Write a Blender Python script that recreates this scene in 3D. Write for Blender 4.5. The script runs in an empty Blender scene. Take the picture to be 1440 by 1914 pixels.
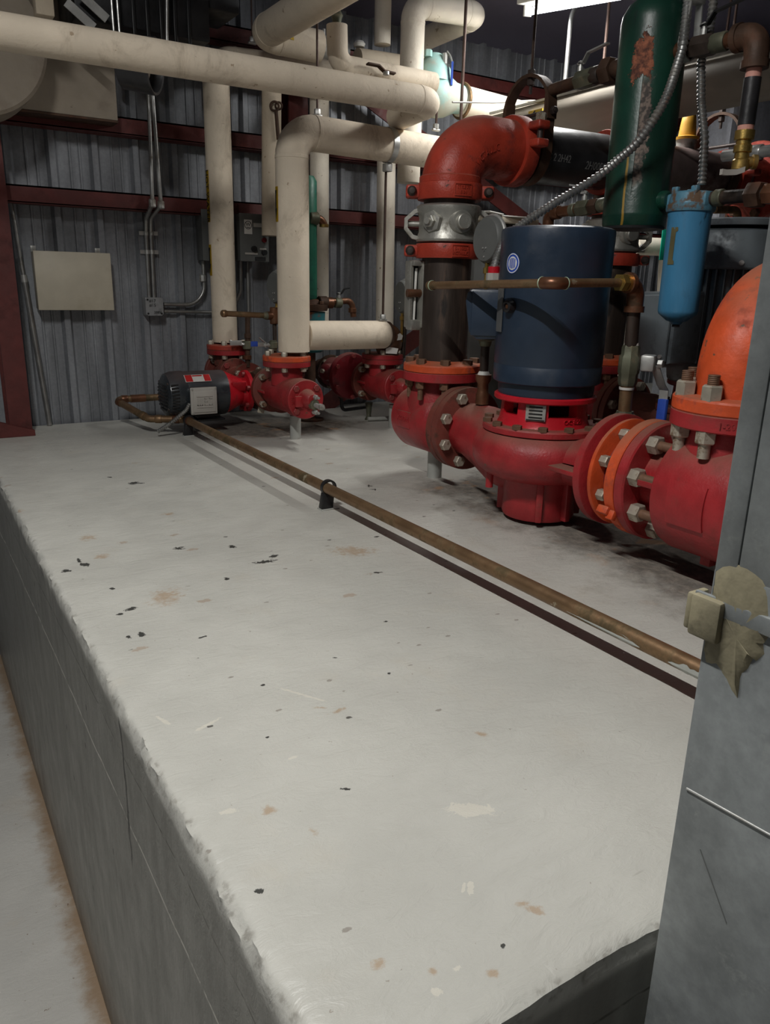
import bpy, bmesh, math, random
from mathutils import Vector, Matrix
random.seed(7)
scn = bpy.context.scene
COL = scn.collection
V = Vector
PI = math.pi
X3, Y3, Z3 = V((1, 0, 0)), V((0, 1, 0)), V((0, 0, 1))
ORG = {}

# ------------------------------------------------------------------ mesh helpers
def basis(w):
    w = V(w).normalized()
    a = Z3 if abs(w.z) < 0.9 else X3
    u = a.cross(w).normalized()
    return u, w.cross(u).normalized(), w

def fillet(pts, bend, steps=8):
    pts = [V(p) for p in pts]
    if not bend:
        return pts
    out = [pts[0]]
    for i in range(1, len(pts) - 1):
        p, a, b = pts[i], pts[i - 1], pts[i + 1]
        d1, d2 = (a - p), (b - p)
        l1, l2 = d1.length, d2.length
        d1.normalize(); d2.normalize()
        ang = d1.angle(d2)
        if ang > PI - 0.02:
            out.append(p); continue
        t = min(bend / math.tan(ang / 2), l1 * .49 if i > 1 else l1 * .98, l2 * .49 if i < len(pts) - 2 else l2 * .98)
        rad = t * math.tan(ang / 2)
        c = p + (d1 + d2).normalized() * (rad / math.sin(ang / 2))
        s = p + d1 * t - c
        e = p + d2 * t - c
        tot = s.angle(e)
        ax = s.cross(e).normalized()
        for k in range(steps + 1):
            out.append(c + Matrix.Rotation(tot * k / steps, 3, ax) @ s)
    out.append(pts[-1])
    return out

class MB:
    def __init__(s):
        s.bm = bmesh.new()
    def _bridge(s, a, b):
        n = len(a)
        if n == 1 and len(b) == 1: return
        if n == 1:
            for i in range(len(b)): s.bm.faces.new((a[0], b[(i + 1) % len(b)], b[i]))
        elif len(b) == 1:
            for i in range(n): s.bm.faces.new((a[i], a[(i + 1) % n], b[0]))
        else:
            for i in range(n): s.bm.faces.new((a[i], a[(i + 1) % n], b[(i + 1) % n], b[i]))
    def lathe(s, prof, o, axis=Z3, seg=32, cap=True, phase=0.0, fn=None):
        """prof: (t along axis, radius)"""
        u, v, w = basis(axis); o = V(o); prev = None; first = None
        for t, r in prof:
            if r < 1e-6: ring = [s.bm.verts.new(o + w * t)]
            else:
                ring = []
                for i in range(seg):
                    a = phase + 2 * PI * i / seg
                    rr = r * (fn(a, t) if fn else 1)
                    ring.append(s.bm.verts.new(o + w * t + (u * math.cos(a) + v * math.sin(a)) * rr))
            if prev: s._bridge(prev, ring)
            else: first = ring
            prev = ring
        if cap:
            if len(first) > 2: s.bm.faces.new(first[::-1])
            if len(prev) > 2: s.bm.faces.new(prev)
        return s
    def cyl(s, a, b, r, r2=None, seg=24, ch=0.0, phase=0.0):
        a, b = V(a), V(b); L = (b - a).length; r2 = r if r2 is None else r2
        if ch: pr = [(0, r - ch), (ch, r), (L - ch, r2), (L, r2 - ch)]
        else: pr = [(0, r), (L, r2)]
        return s.lathe(pr, a, b - a, seg, phase=phase)
    def hexa(s, o, axis, af, h, ch=.1):
        r = af / math.sqrt(3)
        return s.lathe([(0, r), (h * (1 - ch), r), (h, r * .88)], o, axis, 6)
    def sweep(s, path, rad, seg=16, cap=True):
        path = [V(p) for p in path]; n = len(path)
        tang = []
        for i in range(n):
            d = (path[min(i + 1, n - 1)] - path[max(i - 1, 0)])
            tang.append(d.normalized())
        u, v, w = basis(tang[0]); prev = None; first = None
        for i in range(n):
            if i:
                q = tang[i - 1].rotation_difference(tang[i])
                u = q @ u; v = q @ v
            r = rad(i) if callable(rad) else rad
            ring = [s.bm.verts.new(path[i] + (u * math.cos(2 * PI * k / seg) + v * math.sin(2 * PI * k / seg)) * r) for k in range(seg)]
            if prev: s._bridge(prev, ring)
            else: first = ring
            prev = ring
        if cap:
            s.bm.faces.new(first[::-1]); s.bm.faces.new(prev)
        return s
    def tube(s, pts, r, bend=None, seg=16, cap=True, steps=8):
        return s.sweep(fillet(pts, bend, steps), r, seg, cap)
    def flex(s, pts, r, bend=.1, pitch=.012, seg=10):
        path = fillet(pts, bend, 10); step = pitch / 4; out = []
        for i in range(len(path) - 1):
            a, b = path[i], path[i + 1]; L = (b - a).length; m = max(1, round(L / step))
            for k in range(m): out.append(a.lerp(b, k / m))
        out.append(path[-1])
        # smooth
        for _ in range(3):
            out = [out[0]] + [(out[i - 1] + out[i] * 2 + out[i + 1]) / 4 for i in range(1, len(out) - 1)] + [out[-1]]
        return s.sweep(out, lambda i: r * (1 + (.0, .13, .0, -.16)[i % 4]), seg)
    def torus(s, o, axis, R, r, seg=32, rs=10):
        u, v, w = basis(axis); o = V(o); rings = []
        for i in range(seg):
            a = 2 * PI * i / seg; d = u * math.cos(a) + v * math.sin(a)
            rings.append([s.bm.verts.new(o + d * (R + r * math.cos(2 * PI * k / rs)) + w * r * math.sin(2 * PI * k / rs)) for k in range(rs)])
        for i in range(seg): s._bridge(rings[i], rings[(i + 1) % seg])
        return s
    def box(s, c, size, rot=None, bevel=0.0, seg=2):
        c = V(c); sx, sy, sz = [d / 2 for d in size]
        R = rot if rot is not None else Matrix.Identity(3)
        vs = [s.bm.verts.new(c + R @ V((x, y, z))) for x in (-sx, sx) for y in (-sy, sy) for z in (-sz, sz)]
        fs = [s.bm.faces.new([vs[i] for i in q]) for q in ((0, 1, 3, 2), (4, 6, 7, 5), (0, 4, 5, 1), (2, 3, 7, 6), (0, 2, 6, 4), (1, 5, 7, 3))]
        if bevel:
            es = list({e for f in fs for e in f.edges})
            bmesh.ops.bevel(s.bm, geom=es, offset=bevel, segments=seg, affect='EDGES', profile=.5)
        return s
    def prism(s, pts, o, u, v, thick, bevel=0.0):
        o, u, v = V(o), V(u), V(v); w = u.cross(v).normalized()
        a = [s.bm.verts.new(o + u * p[0] + v * p[1]) for p in pts]
        b = [s.bm.verts.new(o + u * p[0] + v * p[1] + w * thick) for p in pts]
        n = len(a)
        fs = [s.bm.faces.new(a[::-1]), s.bm.faces.new(b)]
        for i in range(n): fs.append(s.bm.faces.new((a[i], a[(i + 1) % n], b[(i + 1) % n], b[i])))
        if bevel:
            es = list({e for f in fs for e in f.edges})
            bmesh.ops.bevel(s.bm, geom=es, offset=bevel, segments=2, affect='EDGES', profile=.5)
        return s
    def ribbon(s, pts, axis, width, thick, closed=False):
        axis = V(axis).normalized(); pts = [V(p) for p in pts]; n = len(pts); rings = []
        for i in range(n):
            if closed: t = pts[(i + 1) % n] - pts[i - 1]
            else: t = pts[min(i + 1, n - 1)] - pts[max(i - 1, 0)]
            nr = t.normalized().cross(axis).normalized()
            p = pts[i]
            rings.append([s.bm.verts.new(p + nr * a * thick / 2 + axis * b * width / 2) for a, b in ((-1, -1), (1, -1), (1, 1), (-1, 1))])
        for i in range(n if closed else n - 1): s._bridge(rings[i], rings[(i + 1) % n])
        if not closed:
            s.bm.faces.new(rings[0][::-1]); s.bm.faces.new(rings[-1])
        return s
    def text(s, body, size, depth, o, xd, yd, align='CENTER', squash=1.0, wrap=None):
        cu = bpy.data.curves.new('lettering', 'FONT'); cu.body = body; cu.size = size; cu.extrude = depth; cu.align_x = align; cu.align_y = 'CENTER'
        cu.resolution_u = 2
        ob = bpy.data.objects.new('lettering', cu); COL.objects.link(ob)
        bpy.context.view_layer.update()
        dg = bpy.context.evaluated_depsgraph_get()
        me = bpy.data.meshes.new_from_object(ob.evaluated_get(dg))
        bpy.data.objects.remove(ob); bpy.data.curves.remove(cu)
        xd, yd = V(xd).normalized(), V(yd).normalized(); zd = xd.cross(yd).normalized(); o = V(o)
        for v in me.vertices:
            x, y, z = v.co
            v.co = wrap(x * squash, y, z) if wrap else o + xd * x * squash + yd * y + zd * z
        s.bm.from_mesh(me); bpy.data.meshes.remove(me)
        return s
    def mesh(s, name, off, angle=35):
        bmesh.ops.recalc_face_normals(s.bm, faces=s.bm.faces)
        me = bpy.data.meshes.new(name); s.bm.to_mesh(me); s.bm.free()
        me.transform(Matrix.Translation(-V(off)))
        me.polygons.foreach_set('use_smooth', [True] * len(me.polygons))
        me.set_sharp_from_angle(angle=math.radians(angle))
        return me
    def low(s):
        b = [v.co for v in s.bm.verts]
        return V(((min(p.x for p in b) + max(p.x for p in b)) / 2, (min(p.y for p in b) + max(p.y for p in b)) / 2, min(p.z for p in b)))

def cap_ends(path): return path
def thing(name, label, cat, loc, group=None):
    o = bpy.data.objects.new(name, None); COL.objects.link(o); o.empty_display_size = .05
    o.location = loc; o['label'] = label; o['category'] = cat
    if group: o['group'] = group
    ORG[o.name] = V(loc)
    return o
def part(name, mb, m, parent, label=None, angle=35):
    off = ORG[parent.name]
    o = bpy.data.objects.new(name, mb.mesh(name, off, angle)); COL.objects.link(o)
    o.data.materials.append(m); o.parent = parent; ORG[o.name] = off
    if label: o['label'] = label
    return o
def single(name, mb, m, label, cat, group=None, kind=None, angle=35):
    off = mb.low()
    o = bpy.data.objects.new(name, mb.mesh(name, off, angle)); COL.objects.link(o)
    o.location = off; o.data.materials.append(m); ORG[o.name] = off
    if label: o['label'] = label
    if cat: o['category'] = cat
    if group: o['group'] = group
    if kind: o['kind'] = kind
    return o
def struct(name, mb, m, label=None, angle=35):
    return single(name, mb, m, label, None, kind='structure', angle=angle)
def copies(name, mb, at0, places, m, parent):
    """first built at at0, the rest share its mesh"""
    me = mb.mesh(name, at0); me.materials.append(m)
    for p in places:
        o = bpy.data.objects.new(name, me); COL.objects.link(o); o.parent = parent
        o.location = V(p) - ORG[parent.name]; ORG[o.name] = ORG[parent.name]
def circ(o, axis, r, n, phase=0.0):
    u, v, w = basis(axis)
    return [V(o) + (u * math.cos(phase + 2 * PI * i / n) + v * math.sin(phase + 2 * PI * i / n)) * r for i in range(n)]

# ------------------------------------------------------------------ materials
def nn(nt, t, **kw):
    n = nt.nodes.new(t)
    for k, val in kw.items(): setattr(n, k, val)
    return n
def mixc(nt, fac, a, b, blend='MIX'):
    m = nn(nt, 'ShaderNodeMix', data_type='RGBA', blend_type=blend)
    for s_, val in ((m.inputs[0], fac), (m.inputs[6], a), (m.inputs[7], b)):
        if isinstance(val, bpy.types.NodeSocket): nt.links.new(val, s_)
        elif isinstance(val, (int, float)): s_.default_value = val
        else: s_.default_value = (*val, 1) if len(val) == 3 else val
    return m.outputs[2]
def noise(nt, vec, scale, detail=4, rough=.55, dist=0.0):
    n = nn(nt, 'ShaderNodeTexNoise'); n.inputs['Scale'].default_value = scale; n.inputs['Detail'].default_value = detail
    n.inputs['Roughness'].default_value = rough; n.inputs['Distortion'].default_value = dist
    nt.links.new(vec, n.inputs['Vector']); return n.outputs['Fac']
def remap(nt, val, a, b, c=0.0, d=1.0, smooth=True):
    r = nn(nt, 'ShaderNodeMapRange'); r.interpolation_type = 'SMOOTHSTEP' if smooth else 'LINEAR'
    nt.links.new(val, r.inputs[0])
    for i, x in enumerate((a, b, c, d)): r.inputs[i + 1].default_value = x
    return r.outputs[0]
def math_(nt, op, a, b=None, c=None):
    m = nn(nt, 'ShaderNodeMath', operation=op)
    for s_, val in zip(m.inputs, (a, b, c)):
        if val is None: continue
        if isinstance(val, bpy.types.NodeSocket): nt.links.new(val, s_)
        else: s_.default_value = val
    return m.outputs[0]
def scaled(nt, vec, sc):
    m = nn(nt, 'ShaderNodeMapping'); m.inputs['Scale'].default_value = sc; nt.links.new(vec, m.inputs['Vector']); return m.outputs[0]
def newmat(name):
    m = bpy.data.materials.new(name); m.use_nodes = True; nt = m.node_tree
    b = nt.nodes['Principled BSDF']; tc = nn(nt, 'ShaderNodeTexCoord')
    return m, nt, b, tc.outputs['Object']
def setb(nt, b, **kw):
    for k, val in kw.items():
        k = k.replace('_', ' ')
        if isinstance(val, bpy.types.NodeSocket): nt.links.new(val, b.inputs[k])
        elif isinstance(val, tuple): b.inputs[k].default_value = (*val, 1)
        else: b.inputs[k].default_value = val
def bump(nt, b, h, strength=.3, dist=.002):
    n = nn(nt, 'ShaderNodeBump'); n.inputs['Strength'].default_value = strength; n.inputs['Distance'].default_value = dist
    nt.links.new(h, n.inputs['Height']); nt.links.new(n.outputs[0], b.inputs['Normal'])
def paint(name, col, rough=.45, metal=0.0, var=.18, dirt=None, dt=(.52, .68), ds=9, chips=None, ct=(.68, .7), cs=28, dust=None, bmp=.25, bs=120, stretch=None, vs=14):
    m, nt, b, co = newmat(name)
    if stretch: co = scaled(nt, co, stretch)
    n1 = noise(nt, co, vs, 5)
    c = mixc(nt, remap(nt, n1, .3, .7), tuple(x * (1 - var) for x in col), tuple(min(1, x * (1 + var)) for x in col))
    r = remap(nt, noise(nt, co, 30), .3, .7, rough * .85, min(1, rough * 1.15))
    if dirt:
        f = remap(nt, noise(nt, co, ds, 6, .65), dt[0], dt[1]); c = mixc(nt, f, c, dirt)
        r = mixc(nt, f, r, (.8, .8, .8))
    if chips:
        f = remap(nt, noise(nt, co, cs, 6, .6), ct[0], ct[1]); c = mixc(nt, f, c, chips)
    if dust:
        g = nn(nt, 'ShaderNodeNewGeometry'); sp = nn(nt, 'ShaderNodeSeparateXYZ'); nt.links.new(g.outputs['Normal'], sp.inputs[0])
        f = math_(nt, 'MULTIPLY', remap(nt, sp.outputs[2], .35, .95), remap(nt, noise(nt, co, 11, 5), .3, .6, .35, .9)); c = mixc(nt, f, c, dust)
        r = mixc(nt, f, r, (.9, .9, .9))
    setb(nt, b, Base_Color=c, Roughness=r, Metallic=metal)
    if bmp: bump(nt, b, noise(nt, co, bs, 3), bmp, .0015)
    return m

RUSTB = (.075, .04, .024); DUST = (.20, .095, .065)
M = {}
M['red'] = paint('red pump paint', (.335, .021, .025), .42, dirt=(.20, .035, .028), dt=(.5, .72), ds=9, dust=DUST, chips=(.13, .075, .045), ct=(.69, .72), cs=20, bmp=.5, bs=170)
M['redc'] = paint('bright red enamel', (.50, .012, .022), .3, var=.1, dirt=(.28, .012, .016), dt=(.56, .72))
M['crim'] = paint('dark crimson paint', (.17, .012, .018), .35, dirt=(.07, .015, .014), chips=(.3, .12, .1), ct=(.71, .73), dust=(.2, .07, .06))
M['redbrown'] = paint('dusty red brown flange', (.18, .04, .028), .6, dirt=(.085, .033, .02), ds=14, dust=(.17, .085, .055), chips=(.07, .035, .025), ct=(.66, .70), cs=30, bmp=.5)
M['orange'] = paint('orange flange paint', (.62, .082, .02), .5, dirt=(.34, .055, .028), ds=16, dust=(.34, .13, .07), chips=(.14, .075, .045), ct=(.665, .695), cs=34, bmp=.5)
M['vic'] = paint('red orange grooved fitting paint', (.40, .043, .022), .42, dirt=(.20, .028, .02), ds=12, dust=(.30, .085, .055), chips=(.09, .04, .03), ct=(.67, .695), cs=24, bmp=.55, bs=170)
M['girt'] = paint('red oxide primer', (.105, .020, .017), .6, dirt=(.06, .014, .012), ds=5)
M['brown'] = paint('rust brown steel', RUSTB, .65, .3, .35, dirt=(.14, .055, .03), dt=(.5, .75), bmp=.5)
M['pipeblk'] = paint('mill scale steel pipe', (.048, .034, .027), .5, .25, .35, dirt=(.13, .08, .055), dt=(.5, .72), ds=16, bmp=.5, stretch=(1, 1, .16), chips=(.02, .016, .014), ct=(.6, .68), cs=26)
M['black'] = paint('black lacquered pipe', (.022, .021, .023), .38, 0, .3, dirt=(.07, .06, .055), dt=(.6, .8))
M['blackp'] = paint('black plastic', (.012, .012, .013), .4, bmp=.1)
M['dark'] = paint('dark sheet metal', (.020, .020, .022), .45, .4, .3)
M['blue'] = paint('dark blue motor enamel', (.018, .031, .054), .38, 0, .1, dirt=(.024, .034, .052), ds=4, chips=(.11, .13, .16), ct=(.72, .74), cs=40, bmp=.12)
M['grey'] = paint('blue grey motor enamel', (.16, .185, .20), .38, .1, .1, dirt=(.10, .11, .12), bmp=.1)
M['motor'] = paint('charcoal motor enamel', (.030, .036, .042), .3, .1, .15, dirt=(.05, .05, .05), bmp=.12, dust=(.1, .075, .075))
M['jbox'] = paint('dull galvanised box', (.27, .275, .28), .5, .3, .1, dirt=(.2, .2, .2))
M['cab'] = paint('grey enclosure enamel', (.13, .135, .13), .5, .1, .08, bmp=.05)
M['tan'] = paint('beige panel enamel', (.50, .455, .36), .5, 0, .05, dirt=(.42, .37, .28), ds=3, bmp=.06)
M['duct'] = paint('beige insulation board', (.30, .255, .20), .75, 0, .07, dirt=(.22, .18, .14), ds=3, chips=(.07, .05, .04), ct=(.73, .75), cs=10)
M['green'] = paint('dark green tank enamel', (.010, .058, .036), .3, 0, .2, dirt=(.012, .03, .025), ds=5, bmp=.2)
M['greenl'] = paint('green tank enamel', (.02, .16, .10), .45, 0, .15, dirt=(.015, .09, .07))
M['teal'] = paint('pale teal valve paint', (.32, .52, .49), .5, 0, .1, dirt=(.40, .42, .36), ds=6, dt=(.45, .6), chips=(.2, .08, .06), ct=(.72, .76))
M['filt'] = paint('blue filter housing', (.07, .27, .48), .32, 0, .12, dirt=(.045, .16, .28), dt=(.45, .66), ds=14, stretch=(1, 1, .3), chips=(.02, .05, .09), ct=(.66, .70), cs=26, bmp=.2)
M['filth'] = paint('worn blue filter head', (.10, .26, .36), .5, .1, .2, dirt=(.14, .085, .05), dt=(.5, .6), ds=16, bmp=.4)
M['silver'] = paint('galvanised cast coupling', (.43, .42, .38), .45, .7, .14, dirt=(.22, .205, .17), ds=14, bmp=.5)
M['zinc'] = paint('zinc plated steel', (.50, .50, .48), .42, .6, .15, dirt=(.25, .22, .18), bmp=.15)
M['cond'] = paint('galvanised conduit', (.36, .36, .35), .36, .8, .15, dirt=(.25, .23, .20), bmp=.1)
M['boltz'] = paint('weathered zinc bolt', (.42, .38, .31), .5, .45, .2, dirt=(.22, .15, .10), dt=(.5, .65), ds=40)
M['boltr'] = paint('rusty bolt', (.16, .085, .05), .7, .25, .3, dirt=(.08, .04, .025), ds=40, bmp=.5)
M['boltred'] = paint('painted bolt', (.26, .03, .03), .45, 0, .2, dirt=(.14, .04, .03), ds=30)
M['bolth'] = paint('dark bolt head', (.06, .045, .04), .5, .4, .2)
M['copper'] = paint('tarnished copper', (.27, .165, .088), .42, .65, .25, dirt=(.13, .095, .05), dt=(.45, .65), ds=14, chips=(.40, .34, .24), ct=(.675, .69), cs=16, bmp=.2)
M['cufit'] = paint('brown tarnished copper fitting', (.17, .075, .04), .38, .6, .25, dirt=(.10, .06, .035), ds=20)
M['brass'] = paint('brass', (.50, .34, .10), .3, .85, .15, dirt=(.25, .16, .06))
M['grnbr'] = paint('verdigris bronze', (.12, .125, .085), .55, .4, .25, dirt=(.20, .17, .11), ds=30)
M['solder'] = paint('flux residue', (.34, .42, .30), .6, .2, .2)
M['white'] = paint('white plastic', (.72, .71, .67), .5, 0, .05, bmp=.05)
M['paper'] = paint('white paper', (.88, .87, .82), .8, 0, .05, dirt=(.55, .46, .3), dt=(.6, .7))
M['yellow'] = paint('yellow label', (.66, .44, .02), .5, 0, .08, dirt=(.45, .3, .05))
M['ylw'] = paint('yellow valve cap', (.75, .40, .05), .45, 0, .1)
M['ink'] = paint('black ink', (.008, .008, .008), .6, bmp=0)
M['red ink'] = paint('red ink', (.55, .02, .02), .5, bmp=0)
M['blue ink'] = paint('blue ink', (.03, .08, .42), .45, bmp=0)
M['pink'] = paint('pink sealing tape', (.62, .30, .24), .6)
M['signgreen'] = paint('green tag', (.0, .30, .20), .5)
M['post'] = paint('grey painted post', (.40, .41, .38), .5, 0, .08, dirt=(.3, .29, .26))
M['wbox'] = paint('warm grey terminal box', (.42, .40, .365), .5, 0, .05, bmp=.05)
M['caulk'] = paint('dried caulk', (.27, .24, .155), .75, 0, .25, dirt=(.16, .14, .09), ds=25, bmp=.6, bs=60)
M['ductw'] = paint('cream wrapped header', (.40, .36, .30), .6, 0, .1, dirt=(.26, .22, .17), ds=4, stretch=(1, .25, 1), bmp=.4, bs=30)
M['rod'] = paint('threaded rod', (.075, .045, .035), .55, .5, .2, bmp=.5, bs=400)
M['rub'] = paint('black rubber', (.01, .01, .011), .6)
M['rubsupport'] = M['blackp']

def insulation(name, col, dirt):
    m, nt, b, co = newmat(name)
    c = mixc(nt, remap(nt, noise(nt, co, 6, 5), .3, .7), tuple(x * .9 for x in col), tuple(min(1, x * 1.05) for x in col))
    st = remap(nt, noise(nt, scaled(nt, co, (1, 1, .6)), 7, 8, .74, .5), .50, .76); c = mixc(nt, math_(nt, 'MULTIPLY', st, .75), c, dirt)
    sp = remap(nt, noise(nt, co, 38, 3), .69, .73); c = mixc(nt, math_(nt, 'MULTIPLY', sp, .7), c, (.30, .20, .11))
    setb(nt, b, Base_Color=c, Roughness=.72)
    fine = noise(nt, co, 260, 2); wr = noise(nt, co, 28, 5, .6, 1.2)
    h = math_(nt, 'ADD', math_(nt, 'MULTIPLY', fine, .25), wr)
    bump(nt, b, h, .38, .004)
    return m
M['ins'] = insulation('canvas pipe insulation', (.74, .64, .505), (.34, .265, .185))
M['insd'] = insulation('soiled canvas insulation', (.60, .51, .39), (.22, .16, .11))
M['insw'] = insulation('white jacket insulation', (.82, .75, .63), (.5, .42, .33))

def galv(name, col, metal, rough, vert=True, spot=None):
    m, nt, b, co = newmat(name)
    vo = nn(nt, 'ShaderNodeTexVoronoi'); vo.inputs['Scale'].default_value = 190; nt.links.new(co, vo.inputs['Vector'])
    sep = nn(nt, 'ShaderNodeSeparateColor'); nt.links.new(vo.outputs['Color'], sep.inputs[0])
    spang = remap(nt, noise(nt, co, 70, 5, .7), .3, .7, .90, 1.09)
    big = remap(nt, noise(nt, scaled(nt, co, (6, 6, .7)) if vert else co, 3 if vert else 9, 6), .3, .7, .78, 1.2)
    f = math_(nt, 'MULTIPLY', spang, big)
    c = mixc(nt, 1.0, col, f, 'MULTIPLY')
    if spot: c = mixc(nt, remap(nt, noise(nt, co, 20, 6, .7), .58, .72), c, spot)
    setb(nt, b, Base_Color=c, Metallic=metal, Roughness=remap(nt, sep.outputs[1], 0, 1, rough * .95, rough * 1.08, False))
    bump(nt, b, noise(nt, co, 40, 3), .12, .002)
    return m
M['wall'] = galv('galvalume siding', (.27, .283, .305), .35, .46)
M['sheet'] = galv('spangled galvanised sheet', (.29, .31, .312), .45, .5, False, (.36, .38, .37))
M['bluegalv'] = galv('bright galvanised duct', (.50, .52, .57), .4, .45)

def ceiling_mat():
    m, nt, b, co = newmat('dark ceiling insulation facing')
    setb(nt, b, Base_Color=mixc(nt, noise(nt, co, 3), (.13, .122, .175), (.19, .18, .25)), Roughness=.5)
    bump(nt, b, noise(nt, co, 5), .4, .02); return m
M['ceil'] = ceiling_mat()

# stains on the pad: x, y, half length, half width (metres), turn in degrees
CHIPS = [(.554, 2.311, .016, .012, 20), (.572, 2.30, .012, .006, 0), (.63, 1.496, .022, .008, -5), (.662, 1.52, .012, .008, 40), (.604, 1.624, .007, .012, 0),
         (.492, 1.671, .011, .009, -30), (.277, 1.694, .004, .014, 0), (.284, 1.663, .009, .012, 30), (.242, 1.642, .009, .008, 0), (.309, 1.38, .012, .006, 10),
         (.286, 1.365, .006, .005, 0), (.297, 1.261, .006, .010, 0), (.275, 1.262, .004, .006, 0), (.302, 1.498, .006, .006, 0), (.508, 2.416, .006, .008, 0),
         (.242, .608, .0045, .004, 0), (.413, .428, .0025, .0022, 0), (1.174, 1.962, .012, .003, 60), (1.178, 1.958, .010, .003, -40), (1.169, 1.915, .010, .003, 60),
         (1.164, 1.92, .010, .003, -30), (.815, 1.321, .010, .004, -20), (.397, .709, .006, .0025, -40), (.94, 1.53, .008, .004, 0), (.385, 1.20, .008, .003, 10),
         (.52, 1.44, .005, .007, 0), (.41, .995, .004, .003, 0), (.55, 1.02, .004, .002, -30), (.60, .93, .003, .003, 0), (.36, .86, .003, .002, 0), (.70, 1.1, .004, .003, 0)]
RUST = [(.327, 1.846, .02, .026, -20), (.326, 1.699, .018, .02, -10), (.383, 1.407, .034, .05, -30), (.215, 2.154, .015, .02, 0), (.837, 1.465, .06, .04, -30),
        (.469, .446, .006, .012, 30), (.465, .458, .008, .005, -20), (.472, .44, .007, .006, 0), (.478, .872, .018, .005, 10), (.458, .892, .010, .004, -30), (.33, .66, .006, .008, 0), (.30, .72, .01, .01, 0), (.385, .41, .006, .006, 0),
        (.34, .44, .006, .006, 0), (.30, .47, .008, .006, 0), (.55, 1.95, .02, .014, 0), (1.46, 1.7, .05, .03, -40), (1.55, 2.98, .10, .04, -20), (.62, .72, .006, .01, 30)]
WHITE = [(.431, .501, .010, .003, 50), (.425, .505, .008, .002, 45), (.45, .94, .04, .0025, -58), (.505, .60, .03, .012, -35), (.26, .74, .01, .004, -20), (.25, .97, .02, .003, -70), (.30, .93, .02, .003, 20), (.37, .8, .006, .003, 0), (.36, .43, .004, .003, 0), (.33, .42, .004, .004, 0)]
def stain(nt, co, items, wob):
    best = None
    for x, y, a, b_, r in items:
        mp = nn(nt, 'ShaderNodeMapping'); mp.vector_type = 'TEXTURE'
        mp.inputs['Location'].default_value = (x, y, 0); mp.inputs['Rotation'].default_value = (0, 0, math.radians(r)); mp.inputs['Scale'].default_value = (a, b_, 1)
        nt.links.new(co, mp.inputs['Vector'])
        ln = nn(nt, 'ShaderNodeVectorMath', operation='LENGTH'); nt.links.new(mp.outputs[0], ln.inputs[0])
        best = ln.outputs['Value'] if best is None else math_(nt, 'MINIMUM', best, ln.outputs['Value'])
    return math_(nt, 'ADD', best, wob)
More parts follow.
